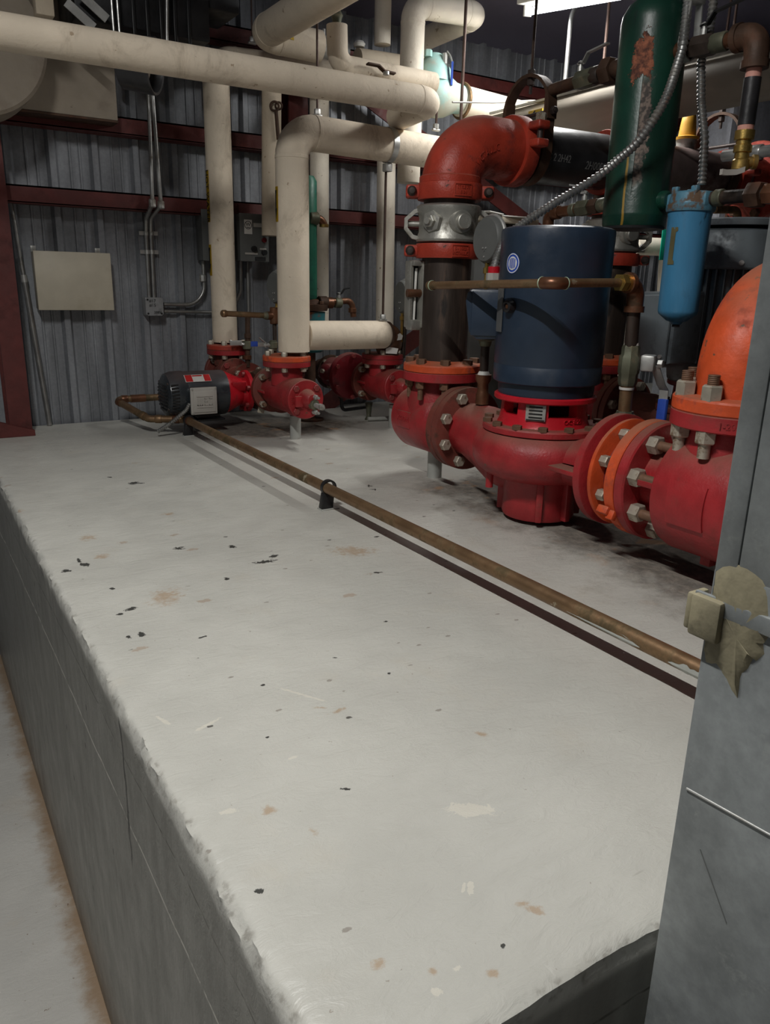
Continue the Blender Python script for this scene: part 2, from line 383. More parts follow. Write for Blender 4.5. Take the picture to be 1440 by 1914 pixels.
def concrete(name, base, pad=True):
    m, nt, b, co0 = newmat(name)
    g = nn(nt, 'ShaderNodeNewGeometry'); pos = g.outputs['Position']
    sep = nn(nt, 'ShaderNodeSeparateXYZ'); nt.links.new(pos, sep.inputs[0]); px, py, pz = sep.outputs
    c = mixc(nt, remap(nt, noise(nt, pos, 3, 5), .3, .7), tuple(x * .92 for x in base), tuple(x * 1.05 for x in base))
    warm = remap(nt, noise(nt, pos, 5, 6, .65), .55, .75); c = mixc(nt, math_(nt, 'MULTIPLY', warm, .35), c, (base[0] * 1.0, base[1] * .93, base[2] * .84))
    speck = remap(nt, noise(nt, pos, 85, 4, .6), .70, .73); c = mixc(nt, math_(nt, 'MULTIPLY', speck, .55), c, (.22, .17, .13))
    flow = noise(nt, scaled(nt, pos, (1, 2.2, 1)), 20, 6, .62, 1.0)
    h = math_(nt, 'ADD', math_(nt, 'MULTIPLY', flow, 1.0), math_(nt, 'MULTIPLY', noise(nt, pos, 160, 3), .2))
    rough = remap(nt, noise(nt, pos, 12, 4), .3, .7, .34, .5)
    # scratches
    for sc, rz in (((3, 60, 3), .5), ((2.5, 50, 3), -.9)):
        mp = nn(nt, 'ShaderNodeMapping'); mp.inputs['Rotation'].default_value = (0, 0, rz); mp.inputs['Scale'].default_value = sc; nt.links.new(pos, mp.inputs['Vector'])
        s_ = math_(nt, 'MULTIPLY', remap(nt, noise(nt, mp.outputs[0], 1.6, 2), .735, .755), remap(nt, noise(nt, pos, 4), .5, .6))
        c = mixc(nt, math_(nt, 'MULTIPLY', s_, .45), c, (.30, .28, .25))
    if pad:
        off = nn(nt, 'ShaderNodeMapping'); off.inputs['Location'].default_value = (0, 0, 0); nt.links.new(pos, off.inputs['Vector'])
        flat = nn(nt, 'ShaderNodeVectorMath', operation='MULTIPLY'); flat.inputs[1].default_value = (1, 1, 0); nt.links.new(pos, flat.inputs[0])
        wob = remap(nt, noise(nt, pos, 75, 6, .75, .4), .2, .8, -1.1, 1.1, False)
        topm = remap(nt, pz, -.004, -.002)
        d = stain(nt, flat.outputs[0], RUST, wob); f = math_(nt, 'MULTIPLY', remap(nt, d, 1.1, .1), topm); c = mixc(nt, math_(nt, 'MULTIPLY', f, .68), c, (.40, .27, .16))
        d = stain(nt, flat.outputs[0], WHITE, wob); f = math_(nt, 'MULTIPLY', remap(nt, d, 1.05, .9), topm); c = mixc(nt, math_(nt, 'MULTIPLY', f, .5), c, (.72, .68, .58))
        wob2 = remap(nt, noise(nt, pos, 110, 5, .75, .3), .2, .8, -1.15, 1.15, False)
        d = stain(nt, flat.outputs[0], CHIPS, wob2); chip = math_(nt, 'MULTIPLY', remap(nt, d, 1.0, .9), topm); c = mixc(nt, chip, c, (.055, .055, .05))
        h = math_(nt, 'SUBTRACT', h, math_(nt, 'MULTIPLY', chip, .6))
        # small flecks scattered over the paint
        for vsc, rad, pick, fc, al in ((19, .085, .86, (.07, .065, .058), .9), (13, .15, .88, (.36, .25, .17), .55), (31, .12, .86, (.24, .21, .18), .7)):
            vn = nn(nt, 'ShaderNodeTexVoronoi'); vn.inputs['Scale'].default_value = vsc
            stv = nn(nt, 'ShaderNodeMapping'); stv.inputs['Rotation'].default_value = (0, 0, .55); stv.inputs['Scale'].default_value = (.7, 1.25, .0); nt.links.new(pos, stv.inputs['Vector']); nt.links.new(stv.outputs[0], vn.inputs['Vector'])
            vsep = nn(nt, 'ShaderNodeSeparateColor'); nt.links.new(vn.outputs['Color'], vsep.inputs[0])
            dd_ = math_(nt, 'ADD', vn.outputs['Distance'], math_(nt, 'MULTIPLY', math_(nt, 'SUBTRACT', noise(nt, pos, 90, 5, .7), .5), rad * 2.4))
            f = math_(nt, 'MULTIPLY', math_(nt, 'MULTIPLY', remap(nt, dd_, rad, rad * .75), remap(nt, vsep.outputs[0], pick, pick + .01)), topm)
            c = mixc(nt, math_(nt, 'MULTIPLY', f, al), c, fc)
        # oily, rusty ground round the pumps, with shade under them painted in
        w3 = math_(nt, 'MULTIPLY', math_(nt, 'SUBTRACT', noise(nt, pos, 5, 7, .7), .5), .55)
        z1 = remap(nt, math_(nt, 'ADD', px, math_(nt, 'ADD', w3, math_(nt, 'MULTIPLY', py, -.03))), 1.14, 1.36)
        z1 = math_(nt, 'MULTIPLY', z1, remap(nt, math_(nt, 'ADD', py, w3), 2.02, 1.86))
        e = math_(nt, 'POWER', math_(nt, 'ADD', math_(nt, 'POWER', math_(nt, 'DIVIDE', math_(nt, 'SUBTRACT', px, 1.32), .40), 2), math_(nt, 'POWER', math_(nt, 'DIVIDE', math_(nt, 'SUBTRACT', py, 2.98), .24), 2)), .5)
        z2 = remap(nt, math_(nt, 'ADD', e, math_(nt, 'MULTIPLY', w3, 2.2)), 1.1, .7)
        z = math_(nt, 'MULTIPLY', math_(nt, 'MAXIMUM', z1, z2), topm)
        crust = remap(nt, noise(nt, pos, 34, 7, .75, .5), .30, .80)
        dirt_shade = mixc(nt, crust, (.065, .052, .041), (.30, .25, .20))
        dirt_shade = mixc(nt, remap(nt, noise(nt, pos, 9, 5), .58, .68), dirt_shade, (.30, .15, .06))
        c = mixc(nt, math_(nt, 'MULTIPLY', z, .86), c, dirt_shade); rough = mixc(nt, z, rough, (.85, .85, .85))
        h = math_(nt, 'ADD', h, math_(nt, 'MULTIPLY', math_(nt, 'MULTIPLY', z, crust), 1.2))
        # the side face: darker tone, form lines, pits and grimy foot
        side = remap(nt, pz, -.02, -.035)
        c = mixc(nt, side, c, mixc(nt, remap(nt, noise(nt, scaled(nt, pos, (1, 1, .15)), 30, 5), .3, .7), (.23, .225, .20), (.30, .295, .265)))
        vor = nn(nt, 'ShaderNodeTexVoronoi'); vor.inputs['Scale'].default_value = 13; nt.links.new(scaled(nt, pos, (1, 1, .6)), vor.inputs['Vector'])
        pit = math_(nt, 'MULTIPLY', remap(nt, math_(nt, 'ADD', vor.outputs['Distance'], math_(nt, 'MULTIPLY', noise(nt, pos, 50), .12)), .125, .10), side)
        sel = nn(nt, 'ShaderNodeSeparateColor'); nt.links.new(vor.outputs['Color'], sel.inputs[0])
        pit = math_(nt, 'MULTIPLY', pit, remap(nt, sel.outputs[0], .55, .6)); c = mixc(nt, pit, c, (.05, .048, .042))
        w4 = math_(nt, 'MULTIPLY', math_(nt, 'SUBTRACT', noise(nt, pos, 2.5, 3), .5), .05)
        for zz, wd, cl in ((-.205, .0035, (.62, .60, .54)), (-.085, .0022, (.12, .118, .10))):
            ln = math_(nt, 'ABSOLUTE', math_(nt, 'ADD', math_(nt, 'SUBTRACT', pz, zz), w4))
            f = math_(nt, 'MULTIPLY', remap(nt, ln, wd, wd * .5), side)
            f = math_(nt, 'MULTIPLY', f, remap(nt, noise(nt, pos, 40, 3), .35, .5)); c = mixc(nt, f, c, cl); h = math_(nt, 'SUBTRACT', h, math_(nt, 'MULTIPLY', f, .3))
        crack = math_(nt, 'ABSOLUTE', math_(nt, 'ADD', math_(nt, 'SUBTRACT', py, 1.045), math_(nt, 'MULTIPLY', math_(nt, 'SUBTRACT', noise(nt, pos, 25, 5), .5), .03)))
        f = math_(nt, 'MULTIPLY', math_(nt, 'MULTIPLY', remap(nt, crack, .006, .003), side), remap(nt, pz, -.30, -.26)); c = mixc(nt, f, c, (.03, .03, .028)); h = math_(nt, 'SUBTRACT', h, math_(nt, 'MULTIPLY', f, 1.5))
        foot = math_(nt, 'MULTIPLY', remap(nt, math_(nt, 'ADD', pz, w3), -.72, -1.0), .55); c = mixc(nt, foot, c, (.16, .115, .08))
        lip = math_(nt, 'MULTIPLY', remap(nt, pz, -.03, -.012), remap(nt, pz, -.001, -.004)); c = mixc(nt, math_(nt, 'MULTIPLY', lip, remap(nt, noise(nt, pos, 70, 5), .5, .68, 0, .6)), c, (.22, .20, .17))
    else:
        edge = math_(nt, 'ADD', px, math_(nt, 'MULTIPLY', math_(nt, 'SUBTRACT', noise(nt, pos, 14, 6, .7), .5), .10))
        f = remap(nt, edge, .145, .205); c = mixc(nt, math_(nt, 'MULTIPLY', f, .85), c, (.30, .19, .10))
        f = remap(nt, noise(nt, pos, 40, 6, .65), .66, .70); c = mixc(nt, f, c, (.22, .15, .10))
    setb(nt, b, Base_Color=c, Roughness=rough)
    bump(nt, b, h, .42, .006)
    return m
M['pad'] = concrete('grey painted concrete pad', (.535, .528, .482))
M['floor'] = concrete('grey concrete floor', (.60, .585, .545), False)

def rust_tank():
    m, nt, b, co = newmat('green tank with peeled paint')
    g = nn(nt, 'ShaderNodeNewGeometry'); pos = g.outputs['Position']
    sep = nn(nt, 'ShaderNodeSeparateXYZ'); nt.links.new(pos, sep.inputs[0]); px, py, pz = sep.outputs
    c = mixc(nt, remap(nt, noise(nt, co, 6, 5), .3, .7), (.006, .030, .020), (.010, .058, .037))
    c = mixc(nt, remap(nt, noise(nt, scaled(nt, co, (8, 8, 1)), 5, 4), .58, .72), c, (.01, .025, .022))
    # peeled patch high on the camera side plus a ragged streak below it
    wob = math_(nt, 'SUBTRACT', noise(nt, pos, 32, 7, .72), .5)
    s_ = math_(nt, 'ADD', math_(nt, 'MULTIPLY', math_(nt, 'SUBTRACT', px, 1.70), .80), math_(nt, 'MULTIPLY', math_(nt, 'SUBTRACT', py, 1.50), -.60))
    du = math_(nt, 'ADD', s_, .034)
    e = math_(nt, 'MAXIMUM', math_(nt, 'DIVIDE', math_(nt, 'ABSOLUTE', du), .021), math_(nt, 'DIVIDE', math_(nt, 'ABSOLUTE', math_(nt, 'SUBTRACT', pz, 1.135)), .048))
    p = remap(nt, math_(nt, 'ADD', e, math_(nt, 'MULTIPLY', wob, 2.6)), 1.02, .94)
    st = math_(nt, 'MULTIPLY', remap(nt, math_(nt, 'ADD', math_(nt, 'DIVIDE', math_(nt, 'ABSOLUTE', math_(nt, 'ADD', math_(nt, 'ADD', s_, .018), math_(nt, 'MULTIPLY', wob, .03))), .013), math_(nt, 'MULTIPLY', wob, 2.2)), 1.0, .9), remap(nt, pz, 1.10, 1.07))
    st = math_(nt, 'MULTIPLY', st, remap(nt, math_(nt, 'ADD', pz, math_(nt, 'MULTIPLY', noise(nt, pos, 14, 5), .4)), 1.02, 1.12))
    rustc = mixc(nt, remap(nt, noise(nt, pos, 60, 6, .7), .35, .65), (.07, .022, .014), (.36, .12, .06))
    c = mixc(nt, p, c, rustc)
    c = mixc(nt, st, c, mixc(nt, remap(nt, noise(nt, pos, 90, 4), .4, .6), (.06, .05, .045), (.22, .17, .14)))
    drip = math_(nt, 'MULTIPLY', remap(nt, math_(nt, 'ABSOLUTE', math_(nt, 'ADD', math_(nt, 'ADD', s_, .046), math_(nt, 'MULTIPLY', math_(nt, 'SUBTRACT', noise(nt, pos, 9, 2), .5), .02))), .0028, .0018), remap(nt, pz, .93, .90))
    c = mixc(nt, drip, c, (.34, .20, .03))
    setb(nt, b, Base_Color=c, Roughness=mixc(nt, math_(nt, 'MAXIMUM', p, st), (.36, .36, .36), (.8, .8, .8)))
    h = math_(nt, 'SUBTRACT', math_(nt, 'MULTIPLY', noise(nt, co, 90), .2), math_(nt, 'MAXIMUM', p, st)); bump(nt, b, h, .6, .004)
    return m
M['tank'] = rust_tank()
def emit(name, col, s):
    m, nt, b, co = newmat(name); setb(nt, b, Base_Color=(.9, .9, .9), Emission_Color=col, Emission_Strength=s); return m
M['lamp'] = emit('fluorescent tube glow', (.93, .96, 1.0), 18)

# ------------------------------------------------------------------ camera and its calibration (26 mm equivalent phone lens)
H = .6
RT, DN, FW = V((.84964, -.52688, .02261)), V((-.13245, -.25470, -.95790)), V((.51046, .81088, -.28619))
cam = bpy.data.cameras.new('camera'); cam.sensor_width = 36; cam.lens = 36 * 1439 / 1440; cam.sensor_fit = 'HORIZONTAL'; cam.clip_start = .02
co_ = bpy.data.objects.new('camera', cam); COL.objects.link(co_)
mw = Matrix((RT, -DN, -FW)).transposed().to_4x4(); mw.translation = (0, 0, H); co_.matrix_world = mw
scn.camera = co_
def at(px, py, x=None, y=None, z=None):
    """survey a point of the photograph onto a known plane of the room"""
    d = RT * (px - 720) + DN * (py - 957) + FW * 1439
    t = x / d.x if x is not None else y / d.y if y is not None else (z - H) / d.z
    return V((0, 0, H)) + d * t

# ------------------------------------------------------------------ the room
struct('floor', MB().box((2.2, .5, -1.04), (7.6, 6.1, .08)), M['floor'])
def roof(y): return 1.745 + .25 * (3.46 - y)
struct('ceiling', MB().prism([(3.56, roof(3.56)), (3.56, roof(3.56) + .08), (-2.6, roof(-2.6) + .08), (-2.6, roof(-2.6))], (-1.7, 0, 0), Y3, Z3, 7.8), M['ceil'])
struct('wall_left', MB().box((-1.63, .5, 1.1), (.06, 6.1, 4.2)), M['wall'])
struct('wall_right', MB().box((6.03, .5, 1.1), (.06, 6.1, 4.2)), M['wall'])
struct('wall_front', MB().box((2.2, -2.58, 1.1), (7.6, .06, 4.2)), M['wall'])
prof = []
x = -1.6
while x < 5.95:
    prof += [(x, 0), (x + .03, 0), (x + .033, .004), (x + .039, .004), (x + .042, 0), (x + .067, 0), (x + .07, .004), (x + .076, .004), (x + .079, 0), (x + .106, 0), (x + .117, .021), (x + .139, .021), (x + .150, 0)]
    x += .16
prof.append((6.0, 0))
pts = [(a, -b) for a, b in prof] + [(6.0, .06), (-1.6, .06)]
struct('wall_back', MB().prism([(p[0], -p[1]) for p in pts], (0, 3.46, -1.0), X3, -Y3, -2.78), M['wall'], angle=20)

def pad():
    mb = MB(); x0, x1, y0, y1 = .206, 4.6, .37, 3.435
    sides = [((x0, y1), (x0, y0), 420), ((x0, y0), (x1, y0), 260), ((x1, y0), (x1, y1), 12), ((x1, y1), (x0, y1), 24)]
    prof = [(0, -1.0), (0, -.05), (0, -.022), (.0015, -.013), (.004, -.006), (.009, -.002), (.016, -.0004), (.03, 0)]
    loops = []
    rnd = random.Random(3)
    amp = [0, 0, .0012, .0022, .0024, .0018, .0008, 0]
    n1 = [rnd.gauss(0, 1) for _ in range(800)]
    def jit(i, k):
        a = sum(n1[(i + j + k * 97) % 800] for j in range(-2, 3)) / 2.2; b = sum(n1[(i // 9 + j + 300) % 800] for j in range(-1, 2)) / 1.7
        return (a * .6 + b * .28)
    for k, (ins, z) in enumerate(prof):
        ring = []; idx = 0
        for a, b, n in sides:
            ca = (x0 + ins if a[0] == x0 else x1 - ins, y0 + ins if a[1] == y0 else y1 - ins)
            cb = (x0 + ins if b[0] == x0 else x1 - ins, y0 + ins if b[1] == y0 else y1 - ins)
            for i in range(n):
                t = i / n; px, py = ca[0] + (cb[0] - ca[0]) * t, ca[1] + (cb[1] - ca[1]) * t
                j = jit(idx, k) * amp[k]; dx = cb[0] - ca[0]; dy = cb[1] - ca[1]; L = math.hypot(dx, dy)
                if 0 < i: px -= -dy / L * j * -1; py -= dx / L * j * -1
                ring.append(mb.bm.verts.new((px, py, z + (jit(idx + 50, k) * amp[k] * .7 if k < 7 else 0)))); idx += 1
        loops.append(ring)
    for a, b in zip(loops, loops[1:]): mb._bridge(a, b)
    mb.bm.faces.new(loops[-1]); mb.bm.faces.new(loops[0][::-1])
    return mb
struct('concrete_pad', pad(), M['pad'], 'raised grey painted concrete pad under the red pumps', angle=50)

def girt(z, x0=.40):
    m = MB().box(((x0 + 6) / 2, 3.40, z), (6 - x0, .076, .006)).box(((x0 + 6) / 2, 3.365, z - .028), (6 - x0, .006, .062)).box(((x0 + 6) / 2, 3.40, z - .058), (6 - x0, .076, .006))
    return m
struct('wall_girt', girt(.915), M['girt'], 'lower red oxide girt running along the ribbed wall')
struct('wall_girt', girt(1.19), M['girt'], 'red oxide girt running along the wall at the height of the beige duct')
struct('wall_girt', girt(1.58), M['girt'], 'upper red oxide girt under the ceiling on the ribbed wall')
def column(x, y, w=.078, d=.13):
    m = MB().box((x, y - d / 2 + .006, .87), (w, .012, 1.74)).box((x, y + d / 2 - .006, .87), (w, .012, 1.74)).box((x, y, .87), (.009, d - .02, 1.74))
    return m
struct('column', column(.366, 3.29), M['girt'], 'red oxide steel column at the left end of the wall')
struct('column', column(1.615, 3.39, .09, .09), M['girt'], 'red oxide steel column standing behind the white risers')
struct('base_brace', MB().prism([(0, 0), (.20, 0), (.20, .02), (0, .085)], (.21, 3.20, 0.001), X3, Z3, -.03), M['girt'], 'red oxide brace foot at the base of the left column')
def brace(a, b, w=.11):
    a, b = V(a), V(b); d = (b - a); L = d.length; d.normalize(); n = d.cross(Y3).normalized()
    return MB().prism([(0, -w / 2), (L, -w / 2), (L, w / 2), (0, w / 2)], a, d, n, .008)
b1a, b1b = at(690, 185, y=3.35), at(968, 402, y=3.35)
d_ = (b1b - b1a).normalized()
struct('diagonal_brace', brace(b1a - d_ * .25, b1b + d_ * 1.1, .075), M['girt'], 'red oxide diagonal brace falling to the right across the wall')
b2a, b2b = at(592, 768, y=3.34), at(790, 622, y=3.34)
d_ = (b2b - b2a).normalized()
struct('diagonal_brace', brace(b2a, b2b + d_ * .8, .085), M['girt'], 'red oxide diagonal brace rising from the pad behind the small pumps')

# ------------------------------------------------------------------ wall equipment at left
# leaning pole
a, b = at(16, 355, y=3.425), at(92, 785, y=3.40); b.z = .002; mid = a.lerp(b, .35)
t = thing('metal_pole', 'slim grey metal pole leaning in the corner beside the red column', 'pole', b)
part('lower_tube', MB().cyl(mid, b, .0105, seg=14), M['cond'], t); part('upper_tube', MB().cyl(a, mid + (b - mid).normalized() * .03, .0075, seg=12), M['cond'], t)
part('collar', MB().cyl(mid - (b - mid).normalized() * .008, mid + (b - mid).normalized() * .02, .0125, seg=14), M['zinc'], t)

p0, p1 = at(62, 468, y=3.37), at(213, 580, y=3.37)
pc = (p0 + p1) / 2; w_, h_ = p1.x - p0.x + .004, p0.z - p1.z
t = thing('wall_box', 'flat beige metal box hung on the ribbed wall', 'box', (pc.x, 3.43, p1.z))
part('cover', MB().box((pc.x, 3.373, pc.z), (w_, .012, h_), bevel=.003), M['tan'], t)
part('body', MB().box((pc.x, 3.41, pc.z), (w_ - .006, .062, h_ - .006), bevel=.002), M['tan'], t)
for fx in (-.46, .38):
    m = MB().box((pc.x + w_ * fx, 3.435, p0.z + .008), (.02, .006, .024), bevel=.002); m.cyl((pc.x + w_ * fx, 3.432, p0.z + .01), (pc.x + w_ * fx, 3.428, p0.z + .01), .004, seg=8)
    part('hanger_tab', m, M['zinc'], t)

j0, j1 = at(272, 556, y=3.38), at(307, 590, y=3.38); jc = (j0 + j1) / 2; jw = j1.x - j0.x
t = thing('junction_box', 'small grey junction box with hand lettering and conduits', 'junction box', (jc.x, 3.435, j1.z))
part('box_body', MB().box((jc.x, 3.416, jc.z), (jw, .058, j0.z - j1.z), bevel=.004), M['jbox'], t)
part('cover_plate', MB().prism([(-jw / 2 + .008, -jw / 2), (jw / 2 - .008, -jw / 2), (jw / 2, -jw / 2 + .008), (jw / 2, jw / 2 - .008), (jw / 2 - .008, jw / 2), (-jw / 2 + .008, jw / 2), (-jw / 2, jw / 2 - .008), (-jw / 2, -jw / 2 + .008)], (jc.x, 3.388, jc.z), X3, Z3, .004), M['jbox'], t)
part('lettering', MB().text('#17\n#15', .018, .0004, (jc.x - .008, 3.3832, jc.z + .014), X3, Z3).text('208V', .015, .0004, (jc.x + .012, 3.3832, jc.z - .024), X3, Z3), M['ink'], t)
copies('screw', MB().cyl((0, 0, 0), (0, -.003, 0), .004, seg=8), (0, 0, 0), [(jc.x + sx * jw * .38, 3.384, jc.z + sz * jw * .38) for sx, sz in ((-1, 1), (1, -1), (-1, -1))], M['ink'], t)

def conduit(label, pts, r=.0095, bend=.06, coup=None, straps=(), group=None, m='cond'):
    pts = [V(p) for p in pts]
    t = thing('conduit', label, 'conduit', pts[-1], group)
    part('tube', MB().tube(pts, r, bend, 12), M[m], t)
    for p, d in (coup or []): part('coupling', MB().lathe([(-.016, r + .002), (-.012, r + .006), (.012, r + .006), (.016, r + .002)], p, d, 8), M['zinc'], t)
    for p in straps:
        p = V(p); part('strap', MB().box((p.x, p.y + .004, p.z), (r * 6.5, .003, .016)).lathe([(-.008, r + .002), (.008, r + .002)], p, Z3, 10), M['zinc'], t)
    return t
yc = 3.33
c1a, c1b = at(277, 150, y=yc), at(285, 380, y=yc); c2a, c2b = at(283, 150, y=yc - .01), at(301, 383, y=yc)
c1 = [c1a + V((0, 0, .5)), c1a, c1b, at(273, 408, y=3.40), at(273, 436, y=3.425), at(279, 556, y=3.425)]
c2 = [c2a + V((0, 0, .5)), c2a, c2b, at(282, 408, y=3.40), at(282, 436, y=3.425), at(288, 556, y=3.425)]
conduit('left conduit of the pair dropping to the lettered junction box', c1, .0085, .04, [(c1b, Z3)], [at(273, 436, y=3.425), at(275, 471, y=3.425)])
conduit('right conduit of the pair dropping to the lettered junction box', c2, .0085, .04, [(c2b, Z3)], [at(283, 436, y=3.425), at(284, 471, y=3.425)])
conduit('conduit bending up from the lettered junction box to the enclosure', [at(306, 569, y=3.42), at(383, 570, y=3.42), at(380, 488, y=3.42)], .0085, .085, [(at(379, 520, y=3.42), Z3)], [], None)
conduit('straight conduit running right from the lettered junction box', [at(306, 582, y=3.425), at(420, 584, y=3.425)], .0075, None, None, [])
# enclosures
def enclosure(label, x0, x1, z0, z1, y0=3.355, y1=3.44):
    t = thing('electrical_enclosure', label, 'electrical box', ((x0 + x1) / 2, y1, z0))
    part('enclosure_body', MB().box(((x0 + x1) / 2, (y0 + .012 + y1) / 2, (z0 + z1) / 2), (x1 - x0, y1 - y0 - .012, z1 - z0), bevel=.004), M['cab'], t)
    part('door', MB().box(((x0 + x1) / 2, y0 + .006, (z0 + z1) / 2), (x1 - x0 + .004, .012, z1 - z0 + .004), bevel=.003), M['cab'], t)
    return t
enclosure('grey electrical enclosure partly behind the white riser near the junction box', 1.165, 1.27, .672, .875)
e0, e1 = at(448, 400, y=3.30), at(498, 489, y=3.30)
t = enclosure('grey starter box with round emblem, push button and black knobs', e0.x, e1.x + .012, e1.z, e0.z + .003, 3.30)
def onbox(px, py): return at(px, py, y=3.297)
q = onbox(464, 424); part('emblem_sticker', MB().box(q, (.036, .001, .058)), M['white'], t, 'white sticker with a round emblem')
qq = q + V((0, -.0008, .007)); part('emblem', MB().torus(qq, Y3, .0155, .0012, 24, 6).text('W', .021, .0004, qq + V((0, 0, .002)), X3, Z3).box(qq + V((0, 0, -.0095)), (.015, .001, .0025)), M['ink'], t, 'black letter W in a ring with an underline')
part('name_plate', MB().box(onbox(484, 421), (.05, .001, .016)), M['wbox'], t)
q = onbox(493, 449); part('push_button', MB().cyl(q, q + V((0, -.014, 0)), .010, seg=16), M['crim'], t, 'dark red push button')
q = onbox(474, 465); part('selector_knob', MB().cyl(q, q + V((0, -.016, 0)), .0115, seg=16), M['blackp'], t)
q = onbox(493, 472); part('selector_knob', MB().cyl(q, q + V((0, -.016, 0)), .0115, seg=16), M['blackp'], t)
part('name_plate', MB().box(onbox(470, 474), (.058, .001, .008)), M['wbox'], t)
part('name_plate', MB().box(onbox(492, 465.5), (.03, .001, .007)), M['wbox'], t)
part('black_plate', MB().box(onbox(487, 484), (.05, .001, .016)), M['ink'], t)
conduit('conduit curving left below the starter box', [at(450, 488, y=3.40), at(450, 545, y=3.41), at(438, 572, y=3.42), at(420, 584, y=3.42)], .0085, .05)
conduit('straight conduit dropping below the starter box', [at(463, 488, y=3.40), at(465, 600, y=3.40), at(465, 700, y=3.40)], .0075, None)

# ------------------------------------------------------------------ overhead at left
# beige duct
yd = 3.27
A, B_ = at(-12, 197, y=yd), at(221, 226, y=yd)
t = thing('air_duct', 'beige insulated air duct high at left behind the long white pipe', 'duct', (.5, yd, A.z))
part('duct_box', MB().box(((A.x - .5 + B_.x) / 2, yd + .045, (B_.z + 1.76) / 2), (B_.x - A.x + .5, .09, 1.76 - B_.z), bevel=.004), M['duct'], t)
q = at(-62, 60, y=3.06)
part('round_collar', MB().cyl((q.x, 3.06, q.z), (q.x, yd + .01, q.z), .238, seg=64, ch=.010), M['duct'], t)
part('bottom_flange', MB().box(((A.x - .5 + B_.x) / 2, yd + .045, B_.z - .004), (B_.x - A.x + .5, .096, .008), bevel=.002), M['brown'], t, 'rusty bottom strip')
# side post by the heater
g = at(82, 20, y=2.95); single('duct_hanger_strut', MB().box((g.x, 2.95, 1.62), (.055, .05, .48), bevel=.004), M['insd'], 'narrow beige strut hanging left of the black unit heater', 'strut')
# unit heater
hx0, hx1 = at(110, 40, y=2.98).x + .05, at(430, 30, y=2.98).x
t = thing('unit_heater', 'black ceiling unit heater behind the long white pipe', 'heater', (.95, 3.0, 1.45))
part('cabinet', MB().box(((hx0 + hx1) / 2 - .04, 3.10, 1.60), (hx1 - hx0 - .08, .26, .40), bevel=.006).box((hx1 - .03, 3.12, 1.66), (.16, .22, .28), bevel=.006), M['dark'], t)
for i, (px, py) in enumerate(((175, 12), (150, 28))):
    q = at(px, py, y=2.93); rot = Matrix.Rotation(math.radians(36), 3, 'Y')
    part('louvre', MB().box(q, (.10, .004, .028), rot), M['zinc'], t, 'bright louvre blade')
for k in range(5):
    q = at(250 + k * 26, 30 + k * 6, y=2.962); part('grille_slat', MB().box(q, (.012, .01, .2), bevel=.002), M['blackp'], t)
m = MB()
for dx in (0, .018): m.tube([at(206, -30, y=2.9) + V((dx, 0, 0)), at(213, 62, y=2.9) + V((dx, 0, -.01))], .0045, None, 10)
part('chrome_tubes', m, M['cond'], t)
q = at(262, 121, y=2.86)
ax = V((.80, -.55, -.10)).normalized()
t = thing('fan_guard_ring', 'black round ring under the unit heater behind the white pipe', 'ring', q)
part('shell', MB().lathe([(-.055, .0), (-.055, .078), (.050, .086), (.054, .083), (.052, .076), (-.03, .070), (-.03, 0)], q, ax, 48), paint('dark grey painted steel', (.055, .055, .058), .35, .3), t)
part('hub', MB().lathe([(-.03, .0), (-.03, .05), (.02, .045), (.025, .0)], q, ax, 24), M['duct'], t)
conduit('thin grey conduit dropping from the ceiling past the unit heater', [at(312, -40, y=2.90), at(312, 100, y=2.90)], .006, None)

# ------------------------------------------------------------------ insulated pipework
def pipe(label, pts, r, bend=None, m='ins', seams=True, steps=10, name='insulated_pipe', seg=28):
    pts = [V(p) for p in pts]
    mb = MB().tube(pts, r, bend, seg, True, steps)
    if seams:
        for i in range(1, len(pts) - 1):
            for o in (pts[i - 1], pts[i + 1]):
                d = (o - pts[i]); L = d.length
                if L > bend * 1.5 + .05: mb.lathe([(-.006, r), (-.005, r + .0012), (.005, r + .0012), (.006, r)], pts[i] + d.normalized() * (bend + .004), d, seg, False)
    return single(name, mb, M[m], label, 'pipe')
RA = .046
pipe('long white insulated pipe crossing the whole upper left', [(-.6, 2.5, 1.205), (1.735, 2.5, 1.217), (1.735, 2.74, 1.20), (1.735, 2.735, 1.10)][:3], RA, .055)
pB = [(1.29, 2.73, .338), (1.29, 2.73, 1.108), (2.45, 2.73, 1.085)]
rz = pipe('thick white insulated riser bending right behind the red elbow', pB, .060, .085)
pL = [(1.29, 2.74, .395), (1.775, 2.76, .392)]
single('insulated_pipe', MB().lathe([(.055, .056), (.418, .056), (.430, .050), (.432, .0)], pL[0], V(pL[1]) - V(pL[0]), 28), M['ins'], 'short white insulated branch from the riser to the brown elbow', 'pipe')
pipe('white insulated upright joining the long pipe near the red elbow', [(1.915, 2.92, 1.0), (1.915, 2.92, 1.655), (2.245, 2.92, 1.675), (2.245, 3.375, 1.672), (2.245, 3.375, 1.50)], .048, .062, 'insw')
pipe('soiled white insulated pipe stub with a rounded end plug', [at(668, 112, y=3.26) , at(790, 130, y=3.26)], .046, None, 'insd', False)
q = at(672, 82, y=3.26); single('end_plug', MB().lathe([(0, .022), (.012, .026), (.022, .018), (.026, 0)], q + V((0, 0, -.012)), Z3, 20), M['white'], 'pale green white plug on the soiled pipe stub', 'plug')
pipe('white insulated vertical pipe dropping onto the soiled stub', [(at(715, 84, y=3.25)), V((at(715, 84, y=3.25).x, 3.25, roof(3.25)))], .036, None, 'insw', False)
f0 = at(630, 47, y=2.78)
pF = [f0, V((f0.x + .004, 2.78, 1.352)), (1.93, 2.78, 1.352)]
t = thing('insulated_pipe', 'white insulated stub elbow standing behind the long pipe', 'pipe', pF[1])
